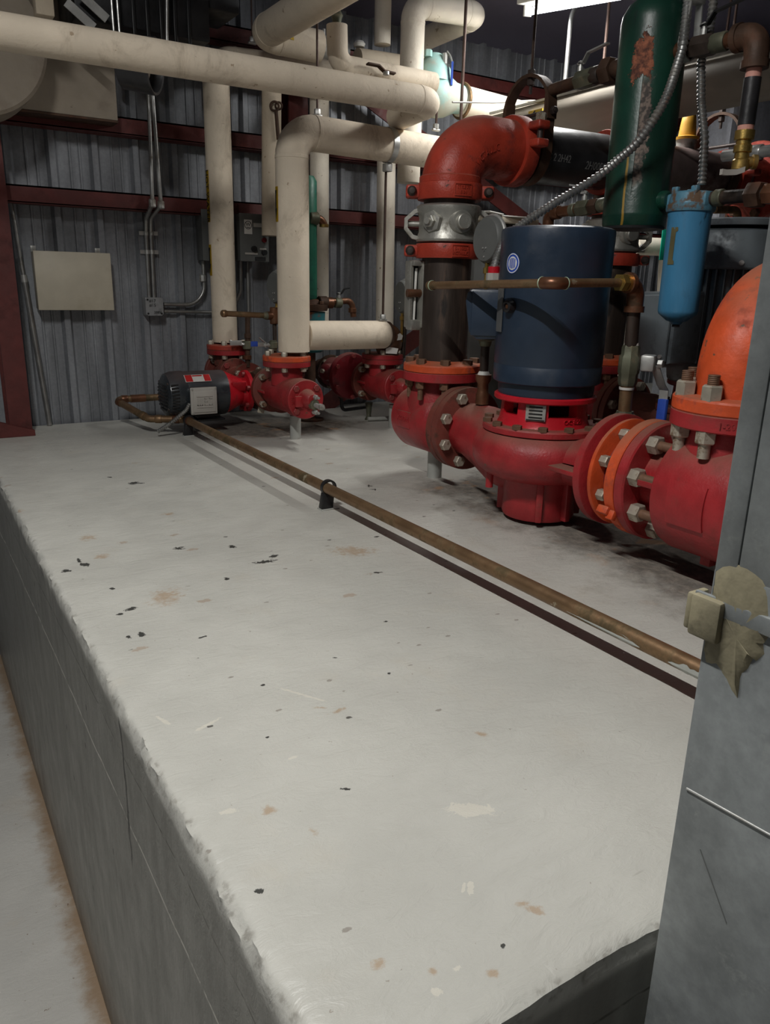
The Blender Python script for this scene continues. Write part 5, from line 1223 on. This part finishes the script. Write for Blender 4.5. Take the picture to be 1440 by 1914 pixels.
# long copper arm across the blue motor and its drop
k0, k1, k2 = V((1.235, 1.758, .594)), V((1.240, 1.300, .606)), V((1.462, 1.300, .611))
t = thing('copper_pipe', 'brown copper pipe bent level round the blue motor at eye height', 'pipe', k0)
path = fillet([k0, k1, k2], .022, 8)
part('tube', MB().sweep(path, .0098, 20), M['copper'], t)
part('end_cap', MB().lathe([(-.014, .0115), (.004, .0122), (.010, .011), (.012, 0)], k0, (k0 - k1), 20), M['copper'], t)
part('end_ring', MB().torus(k0 - Y3 * .004, Y3, .0115, .002, 20, 6), M['solder'], t)
part('elbow', MB().sweep(fillet([k1 + Y3 * .034, k1, k1 + X3 * .034], .02, 10), .0132, 20), M['cufit'], t)
for q in (k1 + Y3 * .036, k1 + X3 * .036): part('solder_ring', MB().torus(q, (q - k1), .0115, .0026, 18, 6), M['solder'], t)
part('union_nut', MB().hexa(k2 - X3 * .016, X3, .036, .018).lathe([(.0, .019), (.022, .019)], k2 + X3 * .004, X3, 20), M['brass'], t)
kz = V((1.512, 1.304, .606)); kb = V((1.530, 1.312, .272))
t = thing('drop_pipe', 'brown threaded elbow and pipe dropping right of the blue motor with a bronze valve', 'pipe', kb)
part('elbow', MB().sweep(fillet([k2 + X3 * .012, kz, kz - Z3 * .055], .03, 10), .0205, 24), M['cufit'], t)
part('elbow_rim', MB().lathe([(0, .024), (.012, .024)], k2 + X3 * .012, X3, 20), M['cufit'], t); part('elbow_rim', MB().lathe([(0, .024), (.014, .024)], kz - Z3 * .062, Z3, 20), M['cufit'], t)
part('upper_pipe', MB().cyl(kz - Z3 * .05, V((1.522, 1.309, .45)), .0158, seg=20), M['pipeblk'], t)
vb = V((1.524, 1.310, .42))
part('valve_body', MB().lathe([(-.052, .020), (-.04, .0235), (-.024, .0235), (-.020, .026), (.018, .026), (.024, .022), (.040, .022), (.046, .0195)], vb, Z3, 8), M['grnbr'], t)
part('seal_tape', MB().lathe([(.044, .0185), (.052, .017)], vb, Z3, 14), M['white'], t)
part('seal_tape', MB().lathe([(-.062, .018), (-.056, .019)], vb, Z3, 14), M['white'], t)
part('lower_pipe', MB().cyl(vb - Z3 * .045, kb, .0165, seg=20), M['copper'], t)
part('nipple', MB().tube([V((kb.x, kb.y, .28)), V((kb.x, kb.y, .222)), V((1.455, 1.30, .212))], .0165, .025, 16), M['grnbr'], t)
part('lower_bushing', MB().lathe([(0, .030), (.02, .031), (.026, .022), (.032, .021)], kb, Z3, 8), M['grnbr'], t)
hb = vb + V((.026, -.02, .004))
part('handle_hub', MB().box(hb + V((.012, -.006, 0)), (.038, .034, .040), Matrix.Rotation(.5, 3, 'Z'), bevel=.006).hexa(hb + V((.024, -.026, 0)), V((.4, -1, 0)), .018, .012), M['zinc'], t)
part('handle', MB().ribbon([hb + V((.02, -.02, -.005)), hb + V((.044, -.026, -.052)), hb + V((.058, -.026, -.066)), hb + V((.062, -.026, -.155))], V((.3, -1, 0)), .022, .004), M['zinc'], t)
part('handle_grip', MB().box(hb + V((.060, -.026, -.125)), (.012, .026, .075), bevel=.003), M['blue ink'], t, 'dark blue handle grip')

# ------------------------------------------------------------------ green tank, filter and upper right pipes
TX, TY = 1.70, 1.50
t = thing('separator_tank', 'tall dark green tank with peeled rusty patch hanging behind the blue motor', 'tank', (TX, TY, .752))
part('shell', MB().lathe([(.752, .0), (.752, .076), (.757, .080), (.775, .0815), (.778, .0825), (.784, .0825), (.788, .0815), (1.225, .0815), (1.242, .079), (1.265, .066), (1.282, .044), (1.288, .0)], (TX, TY, 0), Z3, 72), M['tank'], t)
part('bottom_ring', MB().lathe([(.746, .060), (.748, .079), (.754, .080), (.756, .06)], (TX, TY, 0), Z3, 64), M['rub'], t)
for (dy, dz, lab) in ((-.082, .815, 'low'), (.082, .815, 'low'), (.082, 1.150, 'high'), (-.082, 1.150, 'high')):
    part('nozzle_boss', MB().lathe([(-.012, .024), (.012, .0225), (.018, .017)], (TX + .006, TY + dy, dz), V((0, 1 if dy > 0 else -1, 0)), 24), M['green'], t)
part('top_stub', MB().cyl((TX + .01, TY, 1.28), (TX + .01, TY, 1.36), .016, seg=16), M['brown'], t)
FX = 1.725; FYc = 1.345; fz = .79
t = thing('filter_housing', 'bright blue cylindrical filter housing hanging right of the green tank', 'filter', (FX, FYc, .515))
part('bowl', MB().lathe([(.512, .0), (.512, .012), (.518, .016), (.521, .026), (.538, .047), (.546, .0495), (.60, .0498), (.772, .0515), (.778, .053), (.785, .053), (.785, 0)], (FX, FYc, 0), Z3, 56), M['filt'], t)
part('drain_plug', MB().hexa((FX, FYc, .513), -Z3, .018, .008), M['blackp'], t)
part('head', MB().lathe([(.784, .057), (.789, .059), (.800, .059), (.802, .054), (.826, .050), (.83, .046), (.832, .0)], (FX, FYc, 0), Z3, 40).box((FX, FYc, .811), (.052, .118, .036), bevel=.008), M['filth'], t, 'worn blue cap')
for dx, dy in ((-.038, .02), (-.03, -.03), (.03, .03)): part('cap_lug', MB().box((FX + dx, FYc + dy, .832), (.014, .018, .018), bevel=.003), M['filth'], t)
a = math.atan2(-.52, -.80) ; 
def fwrap(ang, zc):
    def f(x, y, z): aa = ang + x / .051; return (FX + (.0513 + z) * math.cos(aa), FYc + (.0513 + z) * math.sin(aa), zc + y)
    return f
w = fwrap(-3.2, .70); mb = MB()
rows = [(-.006, -.042), (.012, -.042), (.012, -.034), (.008, -.03), (.0085, .034), (.014, .038), (.013, .046), (-.006, .046)]
vs = [mb.bm.verts.new(w(p[0] * 1.0, p[1], .0008)) for p in rows]; mb.bm.faces.new(vs)
part('label_residue', mb, paint('old label residue', (.12, .105, .045), .8, dirt=(.2, .17, .08)), t, 'torn olive label remains')
# lower run through the filter along Y
def fitrun(label, name, y0, y1, z0, z1, r, fits, m='pipeblk', x=1.725, dx=0.0):
    a, b = V((x, y0, z0)), V((x + dx, y1, z1)); d = (b - a).normalized()
    t = thing(name, label, 'pipe', a if y0 < y1 else b)
    part('tube', MB().cyl(a, b, r, seg=18), M[m], t)
    for f, fr, fl, fm, hx in fits:
        p = a.lerp(b, f)
        part('fitting', MB().lathe([(-fl / 2, fr * .92), (-fl * .4, fr), (fl * .4, fr), (fl / 2, fr * .92)], p, d, 6 if hx else 20), M[fm], t)
    return t
fitrun('short brown nipple between the green tank and the blue filter', 'pipe_nipple', 1.418, 1.402, .815, .813, .0155, [(.5, .019, .018, 'brown', False)])
t = fitrun('brown pipe with union nut leaving the blue filter towards the column', 'filter_pipe', 1.288, .60, .812, .806, .0155, [(.03, .0195, .022, 'grnbr', False), (.17, .030, .035, 'brown', True), (.225, .024, .03, 'cufit', True), (.275, .0185, .012, 'brown', False)])
t = fitrun('low pipe run with ball valve entering the green tank behind the blue motor', 'pipe_run', 1.60, 1.80, .817, .806, .0150, [(.06, .019, .03, 'grnbr', False), (.22, .0215, .03, 'brown', True), (.42, .0225, .045, 'grnbr', True), (.62, .018, .02, 'grnbr', False), (.97, .019, .03, 'cufit', False)], 'cufit', TX)
part('drop', MB().sweep(fillet([V((TX, 1.79, .807)), V((TX, 1.825, .806)), V((TX, 1.825, .72))], .022, 8), .0165, 18), M['cufit'], t)
lever_valve('zinc lever of the ball valve on the low pipe run left of the green tank', None, .02, [], (TX, 1.685, .812), V((-.2, .8, 0)), 'grnbr', 'zinc', hl=.05, cat='valve handle', name='valve_lever')
t = fitrun('upper pipe run with ball valve entering the green tank over the cream header', 'pipe_run', 1.585, 1.85, 1.150, 1.140, .0165, [(.06, .022, .04, 'brown', False), (.20, .034, .035, 'brown', True), (.36, .023, .03, 'pipeblk', False), (.50, .0245, .07, 'grnbr', True)], 'brown', TX)
lever_valve('lever of the upper ball valve left of the green tank', None, .022, [], (TX, 1.745, 1.145), V((0, -1, .06)), 'grnbr', 'zinc', hl=.095, cat='valve handle', name='valve_lever')
fy = 1.19
t = fitrun('upper pipe run leaving the green tank to the right with ball valve', 'pipe_run', 1.418, 1.245, 1.150, 1.142, .0165, [(.08, .021, .03, 'cufit', False), (.40, .0245, .06, 'pipeblk', True), (.66, .021, .04, 'grnbr', False)], 'cufit', 1.70)
part('elbow', MB().sweep(fillet([V((1.70, 1.262, 1.143)), V((1.70, 1.205, 1.141)), V((1.70, 1.205, 1.075))], .035, 10), .027, 24), M['brown'], t)
part('elbow_rim', MB().lathe([(0, .030), (.016, .030)], (1.70, 1.205, 1.072), Z3, 22).lathe([(0, .030), (.014, .030)], (1.70, 1.262, 1.143), -Y3, 22), M['brown'], t)
lever_valve('lever of the upper ball valve right of the green tank', None, .022, [], (1.70, 1.352, 1.148), V((0, -1, .08)), 'pipeblk', 'blackp', hl=.12, cat='valve handle', name='valve_lever')
t = thing('valve_strap', 'grey strap looped round the upper pipe run right of the green tank', 'strap', (1.70, 1.385, 1.125))
part('band', MB().ribbon([V((1.685, 1.39, 1.26)), V((1.672, 1.39, 1.16)), V((1.680, 1.39, 1.132)), V((1.70, 1.39, 1.122)), V((1.722, 1.39, 1.135)), V((1.727, 1.39, 1.16)), V((1.72, 1.39, 1.26))], Y3, .018, .004), M['zinc'], t); part('clamp_block', MB().box((1.703, 1.39, 1.255), (.05, .024, .022), bevel=.003), M['zinc'], t)
dz0 = 1.072
t = thing('drop_pipe', 'black drop pipe with pink tape and brass valve at the upper right', 'pipe', (1.70, 1.205, .885))
part('nipple', MB().cyl((1.70, 1.205, dz0 - .035), (1.70, 1.205, dz0 + .005), .0165, seg=18), M['pink'], t, 'pink taped end')
part('tube', MB().cyl((1.70, 1.205, .958), (1.70, 1.205, dz0 - .018), .0185, seg=22), M['black'], t)
part('lower_tape', MB().cyl((1.70, 1.205, .945), (1.70, 1.205, .962), .0175, seg=18), M['pink'], t, 'pink taped end')
part('brass_valve', MB().lathe([(.862, .012), (.866, .019), (.885, .019), (.888, .016), (.900, .016), (.902, .020), (.916, .020), (.918, .0165), (.926, .0165), (.928, .0215), (.947, .0215)], (1.70, 1.205, 0), Z3, 24), M['brass'], t, 'brass valve body')
part('side_outlet', MB().lathe([(0, .012), (.024, .012), (.025, .016), (.034, .016)], (1.70, 1.205, .882), V((.8, -.6, 0)), 16), M['brass'], t)
part('lever', MB().ribbon([V((1.695, 1.19, .864)), V((1.68, 1.20, .858)), V((1.655, 1.21, .856)), V((1.645, 1.213, .857))], V((0, 0, 1)), .012, .010), M['wbox'], t)
# small run at right edge with lever
t = fitrun('small silver pipe with ball valve reaching right from behind the brass valve', 'pipe_run', 1.40, 1.02, .935, .928, .014, [(.25, .018, .03, 'zinc', False), (.48, .021, .045, 'zinc', True), (.66, .018, .03, 'zinc', False)], 'zinc', 1.90)
lever_valve('grey lever at the right edge above the small silver pipe', None, .018, [], (1.90, 1.22, .932), V((0, -1, .3)), 'zinc', 'cab', hl=.08, cat='valve handle', name='valve_lever')

# armoured flexible conduits
def arm(label, pts, r=.0105):
    t = single('flexible_conduit', MB().flex(pts, r, .12, .010, 12), M['cond'], label, 'conduit'); return t
y = 1.37
arm('armoured conduit sweeping past the green tank down behind the blue motor', [at(1291, -40, x=1.70), at(1277, 90, x=1.665), at(1245, 190, x=1.595), at(1195, 265, x=1.575), at(1120, 330, y=1.50), at(1040, 378, y=1.57), at(978, 417, y=1.64), at(944, 444, y=1.665), at(930, 480, y=1.65), at(924, 503, y=1.64)])
q = at(924, 503, y=1.64); t = thing('conduit_connector', 'red and white connector on top of the blue terminal box', 'connector', q - Z3 * .03)
part('ring', MB().cyl(q - Z3 * .012, q + Z3 * .006, .016, seg=16), M['redc'], t); part('base', MB().cyl(q - Z3 * .03, q - Z3 * .010, .02, seg=8), M['wbox'], t)
arm('armoured conduit hanging straight down in front of the header to the blue filter', [at(1341, -50, x=1.73), at(1326, 68, x=1.73), at(1311, 108, x=1.735), at(1311, 190, x=1.735), at(1318, 260, x=1.735), at(1312, 345, x=1.74)], .0098)
# cream wrapped header running toward the camera, and its tail
t = thing('wrapped_header', 'wide cream wrapped header running behind the green tank toward the right', 'pipe', (2.22, 1.8, 1.10))
pt = [(2.22, 2.72, 1.198), (2.22, .95, 1.198)]
mb = MB().lathe([(0, .074), (.6, .077), (1.1, .075), (1.77, .077)], pt[0], V((0, -1, 0)), 40, fn=lambda a, tt: 1 + .035 * math.sin(3 * a + tt * 2) + .02 * math.sin(7 * a - tt * 5))
part('jacket', mb, M['ductw'], t)
part('top_rail', MB().box((2.165, 1.84, 1.262), (.012, 1.74, .008)), M['zinc'], t)
q = at(1001, 218, x=2.142); part('label', MB().box(q, (.004, .075, .046)), M['yellow'], t, 'yellow label with black arrow'); part('arrow', MB().prism([(-.034, -.012), (.0, -.012), (.0, -.022), (.034, 0), (.0, .022), (.0, .012), (-.034, .012)], q + V((-.0024, 0, 0)), Y3, Z3, -.0008), M['ink'], t)
pipe('white insulated header leaving the teal valve to the right', [(2.19, 2.95, 1.350), (2.62, 2.95, 1.325)], .062, None, 'insw', False)
pipe('lower white insulated pipe under the cream header', [(1.95, 2.95, 1.12), (3.2, 2.62, 1.15)], .05, None, 'insw', False)
t = thing('teal_valve', 'pale teal cast valve body between white pipes', 'valve', (2.07, 2.95, 1.30))
part('body', MB().lathe([(-.085, .0), (-.085, .05), (-.05, .075), (.0, .088), (.04, .082), (.09, .060), (.125, .056), (.125, .0)], (2.06, 2.95, 1.355), X3, 36), M['teal'], t)
part('bonnet', MB().lathe([(.0, .078), (.05, .070), (.085, .045), (.105, .030), (.11, 0)], (2.045, 2.95, 1.40), Z3, 28), M['teal'], t)
part('plug', MB().hexa((2.00, 2.93, 1.485), Z3, .03, .025), M['teal'], t)
part('clamp_ring', MB().torus((2.195, 2.95, 1.350), X3, .066, .007, 36, 8), M['copper'], t, 'rusty clamp ring')
q = at(832, 168, y=2.9); q2 = at(832, 130, y=2.9)
t = thing('vent_valve', 'small vent pipe with dark blue handled valve above the teal valve', 'valve', q)
part('pipe', MB().cyl(q, q2, .007, seg=10), M['cufit'], t); part('valve_body', MB().cyl(q2, at(833, 100, y=2.9), .014, seg=10), M['zinc'], t); part('collar', MB().hexa(q2, Z3, .03, .02), M['zinc'], t)
h0, h1, h2, h3 = at(836, 96, y=2.89), at(842, 104, y=2.88), at(846, 116, y=2.87), at(844, 160, y=2.87)
part('handle', MB().ribbon([h0, h1, h2, h3], V((-.5, -.85, 0)), .018, .004), M['zinc'], t); part('grip', MB().ribbon([h2, h2.lerp(h3, .5), h3], V((-.5, -.85, 0)), .022, .008), M['blue ink'], t)
single('white_cable', MB().tube([at(846, 191, y=2.45), at(925, 192, y=2.5), at(1000, 188, y=2.6), at(1030, 192, x=2.38)], .0032, .2, 8), M['wbox'], 'thin white cable looping in front of the teal valve and header', 'cable')
lv = at(795, 126, y=2.6)
t = thing('valve_lever', 'dark brown lever lying above the white stub elbow', 'valve handle', at(715, 128, y=2.72))
part('bar', MB().ribbon([at(687, 119, y=2.72), at(708, 123, y=2.72), at(718, 133, y=2.72), at(738, 138, y=2.72)], V((.3, -.9, .3)), .014, .006), M['brown'], t); part('hub', MB().cyl(at(722, 134, y=2.72), at(722, 140, y=2.72), .012, seg=10), M['zinc'], t)

# behind, right
t = thing('control_cabinet', 'grey wall cabinet behind the bare riser and blue motor', 'cabinet', (2.2, 2.55, 0))
ca, cb = at(884, 420, y=2.5), at(1024, 420, y=2.5)
part('cabinet_body', MB().box(((ca.x + cb.x) / 2, 2.62, .53), (cb.x - ca.x, .22, .60), bevel=.006), M['cab'], t); part('door', MB().box(((ca.x + cb.x) / 2, 2.50, .53), (cb.x - ca.x - .02, .02, .57), bevel=.004), M['cab'], t)
part('plinth', MB().box(((ca.x + cb.x) / 2, 2.62, .12), (cb.x - ca.x - .04, .18, .238), bevel=.004), M['cab'], t)
t = thing('manual', 'white papers and manual lying on top of the grey cabinet', 'papers', (2.2, 2.55, .83))
rt = Matrix.Rotation(.12, 3, 'Z')
part('cover', MB().box((ca.x + .14, 2.56, .842), (.34, .20, .022), rt, bevel=.003), M['tan'], t); part('loose_sheet', MB().box((ca.x + .13, 2.55, .8555), (.32, .19, .004), Matrix.Rotation(-.10, 3, 'Z')), M['paper'], t); part('loose_sheet', MB().box((ca.x + .02, 2.47, .860), (.14, .12, .003), Matrix.Rotation(.5, 3, 'Z')), M['paper'], t)
t = thing('insulated_pipe', 'white pipe elbow with lever valve behind the blue filter', 'pipe', at(1245, 560, y=2.45))
pw = [at(1185, 460, y=2.45), at(1250, 462, y=2.45), at(1238, 640, y=2.45)]
part('jacket', MB().tube(pw, .038, .05, 22), M['insw'], t); part('lever', MB().box(at(1193, 466, y=2.38), (.085, .006, .026), bevel=.002), M['wbox'], t); part('lever_grip', MB().box(at(1186, 460, y=2.385), (.02, .01, .02)), M['blue ink'], t); part('hub', MB().cyl(at(1202, 462, y=2.41), at(1202, 462, y=2.36), .014, seg=10), M['zinc'], t)
single('green_tag', MB().box(at(1246, 458, y=2.36), (.07, .004, .125), bevel=.001), M['signgreen'], 'bright green tag beside the blue filter', 'tag')
pipe('white insulated upright right of the rear riser behind the blue motor', [at(1163, 505, y=2.5), at(1152, 720, y=2.5)], .030, None, 'insw', False)
t = thing('copper_riser', 'small bare copper elbow and pipe above the grey motor', 'pipe', at(1376, 440, y=1.9))
part('tube', MB().tube([at(1336, 392, y=1.9), at(1382, 392, y=1.9), V((at(1382, 392, y=1.9).x, 1.9, .0))], .0135, .03, 16), M['copper'], t)
single('grey_hose_coil', MB().torus(at(1342, 427, y=1.58), V((-.35, -.5, .7)), .026, .005, 28, 8).torus(at(1340, 425, y=1.59), V((-.35, -.5, .7)), .019, .005, 28, 8), M['wbox'], 'pale coil ring lying over the grey motor', 'coil')
t = thing('relief_valve', 'yellow cone capped relief valve right of the green tank', 'valve', at(1285, 268, y=1.95))
q = at(1284, 262, y=1.95); part('cap', MB().lathe([(0, .040), (.008, .042), (.012, .030), (.05, .026), (.085, .021), (.095, .012), (.097, 0)], q, Z3, 24), M['ylw'], t); part('body', MB().lathe([(-.085, .018), (-.045, .02), (-.04, .03), (-.01, .034), (0, .036)], q, Z3, 12), M['zinc'], t)
single('yellow_box', MB().box(at(1352, 222, y=3.40), (.17, .10, .15), bevel=.006), M['yellow'], 'yellow box on the wall behind the hanger right of the green tank', 'box')
t = thing('vertical_duct', 'pale galvanised vertical duct at the upper right edge behind the pipes', 'duct', (3.9, 2.9, 0))
dq = at(1366, 250, y=2.78); part('duct_shell', MB().box((dq.x + .22, 2.93, .90), (.44, .30, 1.80), bevel=.004), M['bluegalv'], t); part('corner_seam', MB().box((dq.x + .06, 2.774, .90), (.02, .016, 1.80)), M['cufit'], t)
conduit('thin conduit hanging from the ceiling left of the green tank', [at(1090, -15, y=2.6), at(1068, 30, y=2.6), at(1056, 160, y=2.6)], .009, .10)
q = at(1128, 130, y=2.4); rod('thin rod left of the green tank over the upper ball valve', V((q.x, 2.4, roof(2.4))), q, .006, False)
q = at(1300, 120, y=2.2); rod('thin rod right of the green tank by the strap', V((q.x + .17, 2.2, roof(2.2))), at(1356, 80, y=2.2), .005, False)

# ------------------------------------------------------------------ copper pipe on the pad, its clamps
def clamp(x, y, label, flip=1):
    t = thing('pipe_clamp', label, 'clamp', (x, y, 0))
    part('foot_plate', MB().box((x + .0, y, .0015), (.055, .030, .003), bevel=.001), M['post'], t)
    part('stand', MB().prism([(-.024, 0), (.012, 0), (.016, .044), (-.016, .044)], (x - .002, y + .011, .003), X3, Z3, .022, bevel=.003), M['blackp'], t)
    part('ring', MB().ribbon([V((x + .0195 * math.cos(a), y, .060 + .0195 * math.sin(a))) for a in [2 * PI * i / 24 for i in range(24)]], Y3, .014, .005, True), M['blackp'], t)
CXP, CZ = .949, .060
clamp(CXP, 1.80, 'black clamp holding the copper pad pipe halfway along'); clamp(.938, 2.955, 'black clamp holding the copper pad pipe at its far bend')
p_ = [V((.950, .40, CZ)), V((.936, 2.985, CZ)), V((.800, 3.005, CZ)), V((.800 - .02, 3.31, CZ)), V((1.10, 3.32, CZ))]
p_[2] = at(278, 783, z=CZ); p_[3] = at(215, 747, y=3.30); p_[4] = at(300, 742, y=3.30); p_[4].x += .16
t = thing('copper_pipe', 'long brown copper pipe running low along the grey pad', 'pipe', V((.96, 1.8, .0)))
part('tube', MB().tube(p_, .0142, .028, 20), M['copper'], t)
for i in (1, 2, 3):
    for o in (p_[i - 1], p_[i + 1]):
        d = (o - p_[i]).normalized(); part('elbow_socket', MB().lathe([(-.012, .0152), (-.010, .0165), (.012, .0165), (.014, .0152)], p_[i] + d * .038, d, 20), M['cufit'] if i != 2 else M['copper'], t)
part('coupling', MB().lathe([(-.03, .0165), (.03, .0165)], p_[3].lerp(p_[4], .27), X3, 20), M['cufit'], t)

for yy, ln in ((.62, .09), (.80, .16), (1.02, .05), (1.50, .07), (2.30, .06)):
    a_ = math.radians(196); c = V((CXP + .0135 * math.cos(a_), yy, CZ + .0135 * math.sin(a_)))
    m = MB(); prev = None; rnd = random.Random(int(yy * 100)); n = 14
    for i in range(n + 1):
        u = i / n; w_ = .0075 * math.sin(PI * u) ** .6 * (.6 + .6 * rnd.random()) + .0003
        ring = [m.bm.verts.new((CXP + (.0150 + (.0009 if k == 2 else 0)) * math.cos(a_ + (k - 2) * w_ / .028), yy - ln / 2 + ln * u, CZ + (.0150 + (.0009 if k == 2 else 0)) * math.sin(a_ + (k - 2) * w_ / .028))) for k in range(5)]
        if prev:
            for k in range(4): m.bm.faces.new((prev[k], prev[k + 1], ring[k + 1], ring[k]))
        prev = ring
    part('paint_drip', m, M['post'], t, 'dried grey paint drip')

# ------------------------------------------------------------------ galvanised column in the foreground
def sheet_column():
    t = thing('galvanised_column', 'galvanised sheet metal column in the right foreground with dried caulk', 'column', (.56, .2, -1.0))
    x0 = .500
    sh = MB().box((x0 + .13, .165, -.30), (.26, .326, 1.40), bevel=.0015)
    tilt = Matrix.Translation(V((x0, .328, .1))) @ Matrix.Rotation(math.radians(.0), 4, 'X') @ Matrix.Translation(-V((x0, .328, .1)))
    part('lower_sheet', sh, M['sheet'], t)
    part('upper_sheet', MB().box((x0 + .1302, .1555, 1.02), (.2596, .307, 1.29), bevel=.001), M['sheet'], t)
    part('upper_flange', MB().box((x0 + .006, .3186, 1.02), (.012, .0180, 1.29), bevel=.0012), M['sheet'], t)
    # strap round the joint
    part('strap', MB().box((x0 - .0012, .15, .372), (.0045, .378, .014), bevel=.0015), M['sheet'], t, 'sheet metal strap')
    part('strap_clip', MB().box((x0 - .004, .325, .361), (.010, .026, .034), bevel=.003).box((x0 + .003, .340, .362), (.02, .006, .03), bevel=.002), M['caulk'], t)
    # caulk smear
    rnd = random.Random(5)
    mb = MB(); cz, cy = .355, .300
    out_px = [(1336, 1062), (1350, 1054), (1364, 1052), (1380, 1056), (1397, 1062), (1412, 1072), (1427, 1085), (1434, 1098), (1437, 1112), (1439, 1150), (1440, 1190), (1430, 1204), (1432, 1224), (1416, 1238), (1410, 1232), (1400, 1252), (1388, 1262), (1384, 1272), (1382, 1292), (1379, 1310), (1372, 1300), (1366, 1292), (1356, 1270), (1348, 1258), (1337, 1242), (1326, 1243), (1316, 1240), (1312, 1215), (1316, 1196), (1318, 1188), (1314, 1150), (1313, 1120), (1314, 1096), (1326, 1092), (1334, 1090), (1335, 1076)]
    ring = [(min(p.y, .3272), p.z) for p in (at(a, b, x=x0) for a, b in out_px)]; mid = []; out = []
    cen = mb.bm.verts.new((x0 - .0032, cy, cz))
    for y, z in ring:
        mid.append(mb.bm.verts.new((x0 - .0022 - .0016 * rnd.random(), cy + (y - cy) * .72, cz + (z - cz) * .72))); out.append(mb.bm.verts.new((x0 + .0006, y, z)))
    mb._bridge([cen], mid); mb._bridge(mid, out)
    part('caulk_smear', mb, M['caulk'], t, 'olive brown dried caulk')
    part('seam_bead', MB().tube([V((x0 - .0003, .322, .21)), V((x0 - .0003, .22, .218))], .0010, None, 8), M['zinc'], t)
    part('scratch_crease', MB().tube([V((x0 - .0001, .302, .165)), V((x0 - .0001, .270, .118))], .0005, None, 6), M['cab'], t)
    return t
sheet_column()

# ------------------------------------------------------------------ lights the room has
def fixture(label, a, b, w, power, tube_r=.013, size=None, twin=False):
    a, b = V(a), V(b); d = (b - a).normalized(); mid = (a + b) / 2; L = (b - a).length
    t = thing('fluorescent_fixture', label, 'light fixture', mid)
    side = d.cross(Z3).normalized(); rot = Matrix((d, side, Z3)).transposed()
    part('housing', MB().box(mid + Z3 * .045, (L + .04, .09, .045), rot, bevel=.004), M['white'], t)
    part('lamp_tube', MB().cyl(a, b, tube_r, seg=16, ch=.004), M['lamp'], t, 'glowing fluorescent tube')
    for fr_ in (.12, .88):
        hp = a.lerp(b, fr_); part('hanger_rod', MB().cyl((hp.x, hp.y, hp.z + .06), (hp.x, hp.y, roof(hp.y) + .004), .004, seg=8), M['zinc'], t)
    for e, s_ in ((a, 1), (b, -1)): part('lamp_holder', MB().box(e - d * s_ * .008 + Z3 * .008, (.016, .03, .05), rot, bevel=.002), M['white'], t)
    la = bpy.data.lights.new('tube_light', 'AREA'); la.shape = 'RECTANGLE'; la.size = L; la.size_y = w; la.energy = power; la.color = (1.0, .985, .95)
    lo = bpy.data.objects.new('tube_light', la); COL.objects.link(lo); lo.parent = t
    lo.location = mid - Z3 * (tube_r + .004) - ORG[t.name]; up_ = side.cross(d); lo.rotation_euler = Matrix((d, side, up_)).transposed().to_euler()
    return t
fixture('long fluorescent tube fixture over the left edge of the pad above the photo', (-.11, .42, 2.0), (-.11, 1.12, 2.0), .025, 38)
fixture('bright fluorescent tube fixture under the ceiling left of the green tank', at(988, 22, y=2.72), at(1178, -12, y=2.02), .04, 14)
w_ = bpy.data.worlds.new('world'); scn.world = w_; w_.use_nodes = True
bg = w_.node_tree.nodes['Background']; bg.inputs[0].default_value = (.9, .95, 1, 1); bg.inputs[1].default_value = .05
vs_ = scn.view_settings; vs_.view_transform = 'Standard'; vs_.look = 'None'; vs_.gamma = 1; vs_.use_curve_mapping = False; vs_.exposure = 0.0
